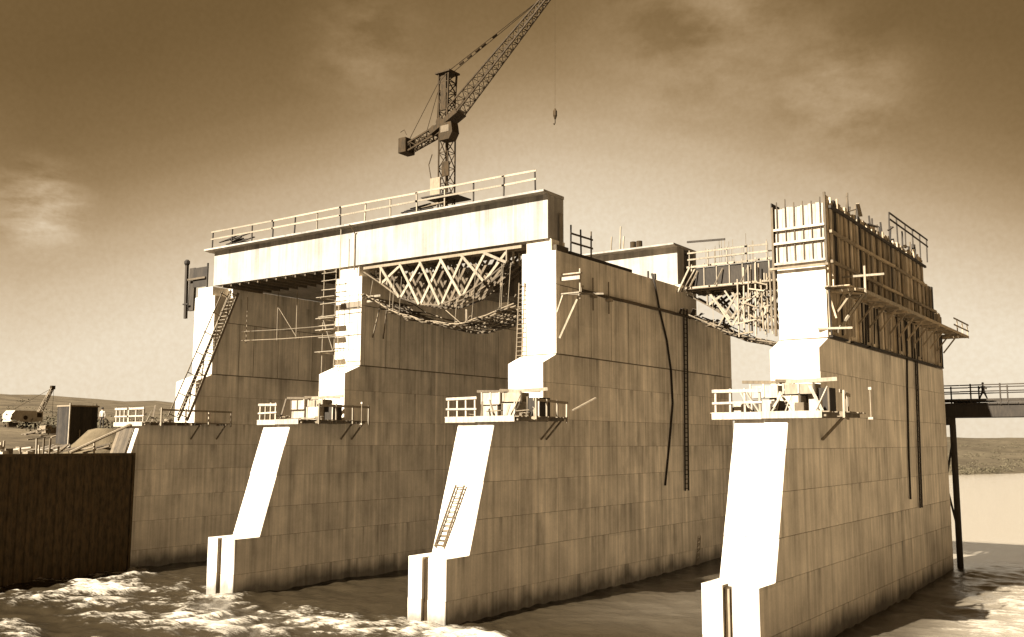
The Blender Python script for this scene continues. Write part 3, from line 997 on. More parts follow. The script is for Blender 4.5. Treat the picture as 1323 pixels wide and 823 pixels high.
# ------------------------------------------------------------------ scaffolding round the second shaft
t = thing('tube_scaffold', 'tube scaffold with plank levels wrapped round the second shaft', 'scaffold', (1.3, 10, 11.4))
for x, y, za, zb in ((-.45, 10.2, 11.5, 23.2), (-.45, 12.6, 13.5, 23.0), (1.25, 10.2, 12.9, 26.2), (3.3, 10.2, 17, 23.1), (.75, 10.3, 13, 23.2)):
    part('standard', MB().tube([(x, y, za), (x + .05, y, zb)], .032, 6), 'pale', t)
for z, xa, xb in ((22.9, -.6, 1.0), (22.3, -.6, 1.0), (21.6, -.6, 1.0), (20.9, -.9, 4.0), (20.5, -.7, 3.4), (19.5, -.9, 1.0), (18.8, -.8, 2.9), (17.9, -.8, 1.0), (16.8, -.9, 3.1)):
    part('ledger', MB().tube([(xa, 10.14, z), (xb, 10.14, z + rnd.uniform(-.06, .06))], .032, 6), 'pale', t)
for z in (20.95, 19.3, 18.4, 16.7):
    part('scaffold_board', MB().box((-1.0, 9.95, z + .05), (1.0, 10.45, z + .10)), 'pale', t)
    part('transom', MB().tube([(-.45, 9.9, z), (-.45, 13, z)], .03, 6), 'pale', t)
part('diagonal', MB().tube([(-.45, 10.1, 19.6), (.85, 10.1, 16.8)], .03, 6), 'pale', t)
part('diagonal', MB().tube([(.8, 10.0, 13.2), (1.9, 10.0, 16.0)], .03, 6), 'pale', t)
for z, a, b in ((20.95, 3.0, 4.3), (20.6, 2.9, 4.2)):
    part('outrigger', MB().bar((a, 11.6, z), (b, 11.6, z), .1, .16), 'pale', t)
for k in range(2):
    part('raker', MB().bar((4.1 - k * .5, 11.9 + k * 1.2, 20.6), (2.78, 12.4 + k * 1.2, 17.9), .07, .1), 'timber', t)
# long ropes/rails across the dark first bay
t = thing('bay_handrail', 'thin scaffold handrail crossing the dark left bay', 'railing', (-7, 13.5, 19.8))
for z in (18.55, 19.35):
    part('rail', MB().tube([(-14.2, 13.6, z + .2), (-9, 13.6, z + .05), (-4, 13.6, z), (-.2, 13.6, z - .05)], .032, 5), 'timber', t)
for x in (-13.6, -9.6, -7.2):
    part('post', MB().tube([(x, 13.6, 18.5), (x, 13.6, 22.6)], .035, 5), 'timber', t)
part('brace', MB().tube([(-9.5, 13.6, 21.3), (-7.2, 13.6, 18.7)], .025, 5), 'timber', t)
t = thing('soffit_joist_set', 'leftover joists fixed under the left girder', 'joists', (-7, 12, 23.2))
for k in range(13):
    x = -14 + k * 1.15
    part('joist', MB().box((x, 11.1, 23.16), (x + .14, 15.5, 23.39)), 'brown', t)

# ------------------------------------------------------------------ stair on the left pier
t = thing('access_stair', 'steep timber stair leaning from the left platform up to the girder', 'stair', (-14.0, 8.3, 11.5))
A, B = Vector((-14.45, 7.6, 11.6)), Vector((-14.45, 12.3, 22.8))
for dx in (0, 1.0):
    o_ = Vector((dx, .15 * dx, 0))
    part('stringer', MB().bar(A + o_, B + o_, .07, .22), 'timber', t)
    part('handrail', MB().bar(A + o_ + Vector((0, -.95, .35)), B + o_ + Vector((0, -.75, .1)), .06, .09), 'timber', t)
    for k in range(7):
        p = A + (B - A) * (k / 6.3 + .02) + o_
        part('baluster', MB().bar(p, p + Vector((0, -.9, .3)), .05, .07), 'timber', t)
for k in range(34):
    p = A + (B - A) * ((k + .5) / 34)
    part('tread', MB().box((p.x + .03, p.y - .12, p.z - .02), (p.x + .99, p.y + .12, p.z + .025)), 'pale', t)
for k in range(4):
    p = A + (B - A) * (k / 4 + .06); q = A + (B - A) * (k / 4 + .26)
    part('cross_brace', MB().bar(p + Vector((1.05, -.1, 0)), q + Vector((1.05, -.8, .1)), .05, .08), 'timber', t)

# shutter standing proud at the left pier head
t = thing('corner_shutter', 'dark shutter panel with a tall post at the left pier head', 'formwork', (-18.5, 12, 22.5))
part('panel', MB().box((-18.75, 11.6, 23.65), (-16.85, 11.75, 25.4)), 'dark', t)
part('panel', MB().box((-19.55, 11.75, 21.6), (-18.8, 12.0, 25.5)), 'dark', t)
part('post', MB().bar((-19.62, 11.6, 20.9), (-19.75, 11.6, 25.8), .28, .22), 'dark', t)
part('post', MB().bar((-16.8, 11.65, 22.6), (-16.8, 11.65, 25.7), .12, .12), 'dark', t)
part('post_head', MB().rings([[(-19.75 + .26 * r * math.cos(a), 11.6 + .26 * r * math.sin(a), 25.85 + z) for a in [k * math.pi / 4 for k in range(8)]] for r, z in ((.5, -.1), (1, .08), (1.0, .3), (.5, .45))]), 'dark', t)
part('peg', MB().bar((-19.95, 11.5, 22.2), (-19.2, 11.5, 22.2), .1, .12), 'dark', t)
part('waler', MB().bar((-19.4, 11.5, 24.4), (-16.9, 11.5, 24.4), .1, .16), 'brown', t)

# brown boards stand in for the shadow on the left pier slope
t = thing('slope_shade', 'brown boards standing in for the shadow on the left pier slope', 'boards', (-17, 3.6, 9))
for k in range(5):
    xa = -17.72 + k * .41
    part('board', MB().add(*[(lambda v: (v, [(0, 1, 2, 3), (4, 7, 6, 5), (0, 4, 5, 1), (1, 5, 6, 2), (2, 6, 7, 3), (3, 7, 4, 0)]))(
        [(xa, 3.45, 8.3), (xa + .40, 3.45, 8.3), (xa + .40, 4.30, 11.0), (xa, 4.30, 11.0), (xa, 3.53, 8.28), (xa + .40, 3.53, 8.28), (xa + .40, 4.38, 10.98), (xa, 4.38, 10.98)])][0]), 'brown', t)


# ------------------------------------------------------------------ ladders, hoses, brackets on the pier faces
def ladder(label, a, b, side, n, w=.42, mat_='timber', r=.035):
    a, b, s = Vector(a), Vector(b), Vector(side).normalized() * w / 2
    t = thing('ladder', label, 'ladder', tuple(a), 'ladders on the piers')
    for sg in (-1, 1):
        part('stile', MB().bar(a + s * sg, b + s * sg, r * 2, r * 2.4), mat_, t)
    for k in range(n):
        p = a + (b - a) * ((k + .5) / n)
        part('rung', MB().tube([p - s, p + s], r * .8, 5), mat_, t)
    return t


ladder('timber ladder lying on the white slope of the corbelled pier', (18.25, 2.0, 3.95), (18.95, 3.05, 7.45), (1, 0, 0), 13, .62, 'brown', .045)
ladder('pale ladder standing against the left edge of the corbelled shaft', (17.75, 10.7, 15.2), (17.75, 11.05, 20.6), (1, 0, 0), 18, .45, 'timber', .03)
ladder('long dark ladder hung down the corbelled pier side wall', (20.56, 30.1, 6.1), (20.56, 30.5, 20.8), (0, 1, 0), 40, .62, 'dark', .045)
single('hose', MB().tube([(20.55, 24.6, 22.9), (20.6, 25.0, 22.2), (20.55, 25.84, 20.25), (20.52, 27.1, 17.9), (20.5, 27.8, 15.5), (20.5, 27.98, 13.0), (20.5, 27.3, 10.0), (20.5, 26.4, 6.65)], .085, 7), 'rubber',
       'dark hose curving down the corbelled pier side wall beside the long ladder', 'hose', (20.5, 27, 6.6), smooth=True)
single('hose', MB().tube([(38.28, 28.2, 18.5), (38.2, 27.8, 13.7), (38.2, 27.3, 9.0), (38.22, 27.1, 6.2)], .07, 7), 'rubber',
       'thin dark hose hanging down the nearest pier side wall', 'hose', (38.2, 27, 6.2), smooth=True)
ladder('long dark ladder hung down the nearest pier side wall', (38.24, 29.85, 5.5), (38.24, 30.8, 18.5), (0, 1, 0), 36, .55, 'dark', .045)
t = thing('rope_ladder', 'short zigzag rope ladder just above the water on the corbelled pier', 'rope ladder', (20.5, 32, 0))
for k in range(11):
    z = .15 + k * .2; y = 31.75 + .04 * k
    part('rung', MB().tube([(20.48, y, z), (20.48, y + .5, z + (.17 if k % 2 else .05))], .03, 5), 'pale', t)
for dy in (0, .5):
    part('rope', MB().tube([(20.47, 31.75 + dy, .1), (20.47, 32.2 + dy, 2.4)], .02, 5), 'rope', t)

t = thing('bracket_scaffold', 'bracket scaffold with pale boards and a raking prop right of the corbelled shaft', 'scaffold', (21, 12.5, 19))
for k, z in enumerate((19.62, 20.55, 20.95)):
    part('board', MB().box((20.44, 11.6 + .1 * k, z), (21.9, 11.85 + .1 * k, z + (.24 if k == 1 else .09))), 'white' if k == 1 else 'pale', t)
part('post', MB().bar((21.75, 12.0, 19.3), (21.75, 12.0, 21.3), .09), 'pale', t)
part('raking_prop', MB().bar((21.8, 12.3, 20.2), (20.5, 11.4, 16.7), .10, .12), 'pale', t)
part('raking_prop', MB().bar((20.9, 11.2, 19.5), (20.45, 11.2, 18.4), .07, .09), 'pale', t)
part('arm', MB().bar((20.42, 12.2, 19.75), (22.6, 13.6, 19.75), .09, .12), 'pale', t)
for y in (15.6, 17.8):
    part('upright', MB().bar((20.6, y, 19.0), (20.6, y, 21.3), .07), 'pale', t)
    part('lug', MB().box((20.42, y - .15, 19.9), (20.75, y + .35, 20.1)), 'pale', t)
t = thing('wall_waler', 'dark waler ledge along the top of the corbelled pier side wall', 'waler', (20.5, 26, 20.2))
for k in range(9):
    y = 14.2 + k * 2.85
    part('waler_length', MB().box((20.42, y, 20.14 - .02 * (k % 2)), (20.62, y + 2.8, 20.32 - .02 * (k % 2))), 'brown' if k < 6 else 'dark', t)
for k in range(16):
    y = 28.5 + rnd.random() * 10.5
    part('scrap_board', MB().bar((20.5, y, 20.0 + rnd.random() * .3), (20.9 + rnd.random() * .6, y + rnd.uniform(-1, 1), 20.1 + rnd.random() * .8), .18, .05), 'brown' if k % 3 else 'dark', t)
t = thing('top_sleepers', 'dark sleepers lying along the corbelled pier top', 'timber', (20, 16, 22.6))
part('sleeper', MB().box((20.0, 13.0, 22.57), (20.36, 21.8, 22.80)), 'dark', t)
part('sleeper', MB().box((19.4, 12.6, 22.57), (19.7, 18.6, 22.78)), 'brown', t)
part('sleeper', MB().box((19.95, 11.4, 22.56), (20.3, 12.9, 23.0)), 'brown', t)
part('post', MB().bar((20.3, 24.5, 22.5), (20.3, 24.5, 23.1), .12), 'dark', t)
part('post', MB().bar((20.3, 25.6, 22.5), (20.3, 25.6, 23.05), .2), 'dark', t)
t = thing('deck_drums', 'two small dark drums standing on the rear girder', 'drums', (15.5, 31.5, 26.35))
for x in (15.6, 16.2):
    part('drum', MB().tube([(x, 30.9, 26.36), (x, 30.9, 27.05)], .26, 10), 'steel', t)
t = thing('mast_posts', 'thin white posts standing on the rear girder left of the drums', 'posts', (14, 31, 26.35))
for x, h in ((13.4, 1.4), (14.3, 2.2), (14.6, 1.3)):
    part('post', MB().bar((x, 30.9, 26.36), (x + .1, 30.9, 26.36 + h), .1), 'pale', t)

# ------------------------------------------------------------------ shuttering on the nearest pier
X0, X1 = PX[3], PX[3] + PW
t = thing('front_shutter', 'pale board shutter with wales and tall studs on the nearest pier front', 'formwork', (36.7, 11.1, 20))
n = 13
for k in range(n):
    xa = X0 - .02 + (PW + .04) * k / n
    part('board', MB().box((xa + .006, 11.09, 19.95 + rnd.uniform(-.03, .03)), (xa + PW / n - .004, 11.135, 23.2 + rnd.uniform(-.05, .08))), 'white', t)
for k in range(6):
    x = X0 + .12 + k * (PW - .24) / 5
    part('stud', MB().bar((x, 11.02, 20.1), (x, 11.02, 23.45 + rnd.uniform(-.1, .3)), .05, .06), 'brown', t)
for z in (19.98, 21.15, 21.95):
    part('waler', MB().bar((X0 - .1, 10.97, z), (X1 + .1, 10.97, z + .02), .09, .13), 'white', t)
part('sill', MB().bar((X0 - .35, 10.93, 19.72), (X1 + .25, 10.93, 19.72), .1, .12), 'timber', t)
part('corner_post', MB().bar((X0 - .14, 11.0, 15.9), (X0 - .14, 11.0, 23.3), .12, .16), 'brown', t)
part('corner_panel', MB().box((X0 - .26, 11.12, 19.9), (X0 - .20, 12.4, 23.6)), 'dark', t)
part('corner_post', MB().bar((X1 + .12, 11.05, 19.8), (X1 + .12, 11.05, 23.8), .12, .14), 'brown', t)

t = thing('side_shutter', 'tall dark vertical board shutter along the nearest pier top, above the walkway', 'formwork', (38.2, 23, 19))
y = 11.35; k = 0
while y < 39.6:
    w = rnd.uniform(.30, .52)
    if y > 37: zt = 19.9
    elif y > 34.2: zt = 21.8
    else: zt = 23.55
    part('board', MB().box((X1 + rnd.uniform(.0, .03), y + .012, 18.45), (X1 + .085 + rnd.uniform(0, .05), y + w - .012, zt + rnd.uniform(-.12, .15))), 'shutter_brown' if rnd.random() < .72 else 'dark', t)
    if k % 3 == 1 and y < 37:
        part('stud', MB().bar((X1 + .20, y, 18.5), (X1 + .20, y, zt + rnd.uniform(-.4, .35)), .10, .12), 'shutter_brown' if rnd.random() < .7 else 'shutter', t)
    y += w; k += 1
for z, yb in ((19.9, 37), (21.6, 34.2), (23.0, 34.2)):
    for j in range(5):
        ya = 11.3 + (yb - 11.3) * j / 5
        part('waler', MB().bar((X1 + .33, ya, z), (X1 + .33, ya + (yb - 11.3) / 5 - .05, z + rnd.uniform(-.05, .05)), .14, .16), 'dark' if z > 22 else 'shutter_brown', t)
t = thing('rear_face_shutter', 'shutter boards on the hidden left face of the nearest pier top', 'formwork', (35.3, 23, 19))
for k in range(12):
    ya = 12.6 + k * 1.8
    part('panel', MB().box((X0 - .10, ya, 18.5), (X0 - .03, ya + 1.77, 23.4)), 'shutter_brown', t)
t = thing('lower_shutter', 'band of upright shutter boards below the walkway of the nearest pier', 'formwork', (38.2, 25, 15.7))
y = 11.3
while y < 39.3:
    w = rnd.uniform(.32, .62)
    part('board', MB().box((X1 + .002, y + .012, 15.82 + rnd.uniform(0, .1)), (X1 + .05 + rnd.uniform(0, .06), y + w - .012, 18.35)), 'shutter' if rnd.random() < .55 else 'shutter_brown', t)
    if rnd.random() < .65:
        part('stud', MB().bar((X1 + .16, y + rnd.uniform(-.05, .05), 15.8 + rnd.uniform(-.1, .3)), (X1 + .18, y + rnd.uniform(-.25, .25), 18.3), .09, .10), 'shutter' if rnd.random() < .5 else 'dark', t)
    y += w
for j in range(8):
    ya = 11.3 + j * 3.5
    if j == 1: ya += .5
    part('sole_plate', MB().box((X1 + .004, ya, 15.69), (X1 + .22, min(ya + (2.9 if j == 0 else 3.44), 39.7), 15.80)), 'dark', t)

t = thing('cantilever_walkway', 'plank walkway on struts along the nearest pier, jutting past its far end', 'walkway', (38.8, 26, 18.4))
zw = 18.42
for k in range(3):
    y = 11.0
    while y < 43.6:
        L = 3.6
        yb = min(y + L, 43.7)
        part('plank', MB().box((X1 + .32 + k * .34, y + .02, zw + (.01 if (k % 2) else 0)), (X1 + .63 + k * .34, yb - .02, zw + .06)), 'shutter_brown' if rnd.random() < .7 else 'pale', t)
        y += L
part('edge_board', MB().bar((X1 + 1.36, 13.8, zw + .05), (X1 + 1.36, 28.0, zw + .05), .05, .2), 'pale', t)
part('edge_board', MB().bar((X1 + 1.36, 28.05, zw + .05), (X1 + 1.36, 43.6, zw + .05), .05, .2), 'shutter_brown', t)
for k in range(13):
    y = 11.8 + k * 2.3
    bk = part('bracket', MB().bar((X1 + .06, y, zw - .12), (X1 + 1.42, y, zw - .12), .10, .14), 'shutter_brown', t)
    part('strut', MB().bar((X1 + .22, y, zw - 1.5), (X1 + 1.25, y, zw - .2), .08, .10), 'shutter_brown', bk)
part('bracket', MB().bar((X0 + .5, 41.2, zw - .1), (X1 + 1.4, 41.2, zw - .1), .12, .16), 'shutter_brown', t)
for k in range(7):
    part('plank', MB().box((X0 + .1, 41.05 + k * .38, zw + .003), (X1 + .30, 41.41 + k * .38, zw + .055)), 'shutter_brown', t)
for y in (39.5, 41.5, 43.5):
    part('post', MB().bar((X1 + 1.3, y, zw), (X1 + 1.3, y, zw + 1.15), .08), 'shutter_brown', t)
for z in (.55, 1.05):
    part('rail', MB().bar((X1 + 1.36, 38.0, zw + z), (X1 + 1.36, 43.7, zw + z), .05, .11), 'shutter_brown', t)
# front frame with the long pale raking strut
part('post', MB().bar((X1 + 1.36, 13.9, zw - .4), (X1 + 1.36, 13.9, zw + 1.5), .11), 'pale', t)
part('cross_rail', MB().bar((X1 + .1, 13.8, zw + .95), (X1 + 2.4, 14.0, zw + .95), .09, .12), 'pale', t)
part('raking_strut', MB().bar((X1 + 1.3, 13.8, zw - .1), (X1 + .2, 12.1, zw - 2.4), .10, .14), 'pale', t)
part('raking_strut', MB().bar((X1 + .5, 12.6, zw - .2), (X1 + .15, 12.2, zw - 1.4), .07, .1), 'shutter_brown', t)
part('ledger', MB().bar((X1 - .5, 10.98, zw - 2.25), (X1 + 1.2, 11.6, zw - 2.25), .09, .11), 'pale', t)
part('apron_plank', MB().bar((X1 + .05, 10.95, zw + .05), (X1 + 1.3, 13.6, zw + .12), .35, .06), 'pale', t)
part('apron_plank', MB().bar((X1 + .1, 11.3, zw - .18), (X1 + 1.2, 13.8, zw - .12), .3, .06), 'shutter_brown', t)
part('knee', MB().bar((X1 + .05, 11.2, zw - .1), (X1 + .45, 11.3, zw - 1.7), .06, .09), 'shutter_brown', t)

t = thing('top_lumber', 'untidy dark lumber and posts along the nearest pier top', 'lumber', (37.5, 26, 23.6))
R = random.Random(21)
for k in range(46):
    y = 13 + R.random() ** .75 * 22; x = X1 - .1 + R.uniform(-1.0, .3); z = 23.5 + R.random() * .5
    if R.random() < .5:
        part('post', MB().bar((x, y, 23.3), (x + R.uniform(-.1, .1), y + R.uniform(-.2, .2), 24.0 + R.random() * .9), .10, .10), 'dark' if R.random() < .6 else 'brown', t)
    else:
        part('plank', MB().bar((x, y, z), (x + R.uniform(-.5, .5), y + R.uniform(-2.2, 2.2), z + R.uniform(-.1, .7)), .2, .07), 'dark' if R.random() < .6 else 'timber', t)
for k in range(9):
    ya = 12.5 + k * 2.5
    part('bearer', MB().box((X0 + .1, ya, 23.35), (X1 - .05, ya + .2, 23.55)), 'dark', t)
guard_rail('guard_rail', 'dark sloping guard rail over the lumber at the nearest pier top', (37.9, 26.2, 23.9), (37.9, 37.4, 23.9), 6, 1.75, ('dark', 'dark'), (.72, .98))
t = thing('fill_concrete', 'rough concrete inside the shutter of the nearest pier', 'concrete', (36.7, 23, 18.5))
part('pour', MB().box((X0 + .03, 11.3, 20.2), (X1 - .03, 33.8, 23.2)), 'joint', t)
part('pour_step', MB().box((X0 + .03, 33.8, 20.2), (X1 - .03, 36.8, 21.4)), 'joint', t)

# ------------------------------------------------------------------ trestle bridge upstream
t = thing('trestle_bridge', 'dark trestle bridge passing behind the nearest pier at the right', 'bridge', (38, 42.8, 0))
for k in range(9):
    xa = -26 + k * 12
    for y in (41.35, 44.2):
        part('girder', MB().box((xa + .02, y - .16, 11.95), (xa + 11.98, y + .16, 12.92)), 'dark', t)
    part('cap_beam', MB().add([(xa + 4.0, 41.1, 11.35), (xa + 4.6, 41.1, 11.35), (xa + 2.6, 44.5, 11.35), (xa + 2.0, 44.5, 11.35), (xa + 4.0, 41.1, 11.94), (xa + 4.6, 41.1, 11.94), (xa + 2.6, 44.5, 11.94), (xa + 2.0, 44.5, 11.94)], [(0, 3, 2, 1), (4, 5, 6, 7), (0, 1, 5, 4), (1, 2, 6, 5), (2, 3, 7, 6), (3, 0, 4, 7)]), 'dark', t)
    for y in (41.45, 44.1):
        xp = xa + (4.3 if y < 42 else 2.3)
        part('pile', MB().tube([(xp, y, -3), (xp, y, 11.36)], .24, 10), 'dark', t)
for k in range(150):
    xa = -26 + k * .72
    part('deck_plank', MB().box((xa + .015, 41.06, 12.93), (xa + .705, 44.65, 13.06)), 'dark', t)
for y in (41.12, 44.6):
    for k in range(51):
        x = -25.3 + k * 2.1
        if not (33 < x < 62): continue
        part('post', MB().bar((x, y, 12.9), (x, y, 14.55), .10), 'dark', t)
    for z in (13.3, 13.95, 14.45):
        for k in range(5):
            xa = 33 + k * 6
            part('rail', MB().bar((xa, y + .07, z), (xa + 5.98, y + .07, z + rnd.uniform(-.03, .03)), .05, .09 if z > 13.5 else .16), 'dark', t)
part('bent_brace', MB().bar((38.3, 41.45, 3.0), (36.3, 44.1, 10.5), .1, .16), 'dark', t)
part('bent_brace', MB().bar((36.3, 44.1, 3.0), (38.3, 41.45, 10.5), .1, .16), 'dark', t)
t = thing('cable_coil', 'heap of dark gear on the trestle deck beside the pier end', 'gear', (39.2, 41.6, 13.06))
for k in range(5):
    part('bundle', MB().tube([(38.6 + .3 * k, 41.4, 13.15 + .1 * (k % 2)), (38.7 + .3 * k, 42.4, 13.2)], .16, 7), 'dark', t)


# ------------------------------------------------------------------ tower crane
def lattice(t, name, a, b, w0, w1, n, mat_, upv=(0, 1, 0), r=.07, rb=.045, chords4=True):
    """square lattice column between two points; each chord and each brace panel is a part"""
    a, b = Vector(a), Vector(b)
    d = (b - a).normalized(); u = Vector(upv); s = d.cross(u).normalized(); u = s.cross(d).normalized()
    cs = [(-1, -1), (1, -1), (1, 1), (-1, 1)]
    P = lambda f, c: a + (b - a) * f + (s * c[0] + u * c[1]) * ((w0 + (w1 - w0) * f) / 2)
    for c in cs:
        part(name + '_chord', MB().bar(P(0, c), P(1, c), r * 2, r * 2), mat_, t)
    for i in range(n):
        mb = MB()
        f0, f1 = i / n, (i + 1) / n
        for k in range(4):
            c0, c1 = cs[k], cs[(k + 1) % 4]
            if i % 2: mb.bar(P(f0, c0), P(f1, c1), rb * 2, rb * 2)
            else: mb.bar(P(f0, c1), P(f1, c0), rb * 2, rb * 2)
            mb.bar(P(f1, c0), P(f1, c1), rb * 1.6, rb * 1.6)
        part(name + '_bracing', mb, mat_, t)


CX, CY = -15.2, 43.0
t = thing('tower_crane', 'dark lattice tower crane with raised jib standing behind the bridge deck', 'crane', (CX, CY, 13.06))
part('base_frame', MB().box((CX - 2.0, CY - 1.7, 13.07), (CX + 2.0, CY + 1.5, 13.5)), 'steel', t)
lattice(t, 'mast', (CX, CY, 13.5), (CX, CY, 45.2), 1.35, 1.35, 17, 'steel', r=.07, rb=.042)
part('climbing_collar', MB().box((CX - 1.35, CY - 1.35, 38.0), (CX + .1, CY - 1.15, 40.2)), 'timber', t)
part('climbing_collar', MB().box((CX + .3, CY - 1.3, 40.2), (CX + 1.35, CY - 1.12, 41.9)), 'steel', t)
part('collar_platform', MB().box((CX - 2.2, CY - 2.0, 37.85), (CX + 2.1, CY + 2.0, 37.98)), 'dark', t)
part('ladder_cage', MB().tube([(CX - 1.5, CY - 1, 40.2), (CX - 1.9, CY - 1, 42), (CX - 1.4, CY - 1, 43.2)], .06, 5), 'steel', t)
part('slewing_ring', MB().tube([(CX, CY, 45.2), (CX, CY, 45.8)], 1.05, 14), 'steel', t)
o = part('machine_deck', MB().bar((CX - 1.9, CY, 46.0), (CX + 2.0, CY, 47.9), 1.8, .6), 'steel', t)
crane_cab = part('cab', MB().rings([[(CX + .4, CY - 1.9, z), (CX + 2.1 + dx, CY - 1.9, z), (CX + 2.1 + dx, CY - .6, z), (CX + .4, CY - .6, z)] for z, dx in ((44.3, -.3), (45.1, .2), (46.3, 0))]), 'steel', t)
part('cab_window', MB().box((CX + .6, CY - 1.93, 45.2), (CX + 1.8, CY - 1.905, 46.0)), 'brown', crane_cab)
part('winch', MB().tube([(CX - .6, CY - .8, 47.1), (CX - .6, CY + .8, 47.1)], .5, 10), 'steel', t)
part('winch', MB().tube([(CX - 1.6, CY - .7, 46.4), (CX - 1.6, CY + .7, 46.4)], .45, 10), 'steel', t)
lattice(t, 'tower_head', (CX - .15, CY, 47.2), (CX + .0, CY, 53.0), 1.25, 1.5, 5, 'steel', r=.09, rb=.05)
part('head_panel', MB().box((CX - .45, CY - .75, 48.4), (CX + .35, CY - .65, 52.6)), 'steel', t)
part('head_platform', MB().box((CX - 1.15, CY - 1.0, 52.9), (CX + 1.05, CY + 1.0, 53.1)), 'steel', t)
JT = (-.25, CY, 59.4)
lattice(t, 'jib', (CX + 1.1, CY, 48.0), JT, 1.5, .55, 20, 'steel', r=.08, rb=.035)
lattice(t, 'counter_jib', (CX - .8, CY, 46.4), (CX - 6.2, CY, 44.9 - .0), 1.0, .9, 6, 'steel', r=.10, rb=.05)
o = part('counterweight', MB().box((CX - 6.9, CY - .9, 44.3), (CX - 5.7, CY + .9, 46.2)), 'steel', t)
bevel_all(o, .08)
part('walkway_rail', MB().tube([(CX - 6.6, CY - .8, 46.9), (CX - 6.0, CY - .8, 47.1), (CX - 5.6, CY - .8, 46.4)], .04, 5), 'steel', t)
for a, b, r in (((CX - .9, CY, 53.0), (CX - 6.0, CY, 45.9), .045), ((CX - .8, CY, 53.0), (CX - 3.2, CY, 46.4), .04), ((CX - .95, CY - .4, 53.0), (CX - 1.2, CY - .4, 47.4), .05)):
    part('stay_rope', MB().tube([a, b], r, 5), 'steel', t)
for dy in (-.35, .35):
    part('luffing_rope', MB().tube([(CX + .3, CY + dy, 53.1), sub((CX + .3, CY, 53.1), JT, .98)], .05, 5), 'steel', t)
for f in (.12, .2, .28, .34, .45):
    p = sub((CX + .3, CY, 53.1), JT, f)
    part('rope_sheave', MB().tube([(p[0] - .3, CY, p[2] - .12), (p[0] + .3, CY, p[2] + .12)], .13, 6), 'steel', t)
part('hoist_rope', MB().tube([(JT[0] + .15, CY, 59.2), (JT[0] + .1, CY, 45.6)], .011, 5), 'steel', t)
hb_ = part('hook_block', MB().rings([[(JT[0] + .1 + .22 * r * math.cos(a), CY + .22 * r * math.sin(a), z) for a in [k * math.pi / 4 for k in range(8)]] for r, z in ((.3, 45.7), (1, 45.4), (1, 44.9), (.4, 44.5))]), 'steel', t)
part('hook', MB().tube([(JT[0] + .1, CY, 44.5), (JT[0] + .1, CY, 44.1), (JT[0] + .0, CY, 43.9), (JT[0] - .12, CY, 44.05)], .06, 6), 'steel', hb_)
part('jib_head', MB().tube([(JT[0] - .3, CY - .35, 59.2), (JT[0] - .3, CY + .35, 59.2)], .4, 10), 'steel', t)

# ------------------------------------------------------------------ sheet-pile cofferdam
t = thing('sheet_pile_wall', 'dark steel sheet pile wall at the left edge, rising from foaming water', 'cofferdam', (-14, -10, 0))
prof = [(0, 0), (.20, 0), (.27, .10), (.56, .10), (.63, 0), (.70, 0)]
base = MB()
th = .05
ol = [(y, x) for y, x in prof] + [(y, x - th) for y, x in reversed(prof)]
base.rings([[(-14.1 + x * .9, y, z) for y, x in ol] for z in (-3.0, 8.95)])
me0 = base.mesh('sheet_pile', 'sheet', (-14, -10, 0))
for k in range(76):
    o = bpy.data.objects.new('sheet_pile', me0); COL.objects.link(o); o.parent = t
    o.location = (0, 2.65 - k * .70, rnd.uniform(-.01, .01))
for k in range(10):
    part('capping_beam', MB().box((-14.30, 3.5 - (k + 1) * 5.2, 8.80), (-13.93, 3.5 - k * 5.2 - .015, 9.02)), 'sheet', t)
part('corner_pile', MB().box((-14.95, 3.36, -3), (-13.98, 3.55, 9.0)), 'sheet', t)
for k in range(10):
    part('capping_waler', MB().box((-14.32, 3.3 - (k + 1) * 5.2, 8.45), (-14.16, 3.3 - k * 5.2 - .02, 8.75)), 'dark', t)


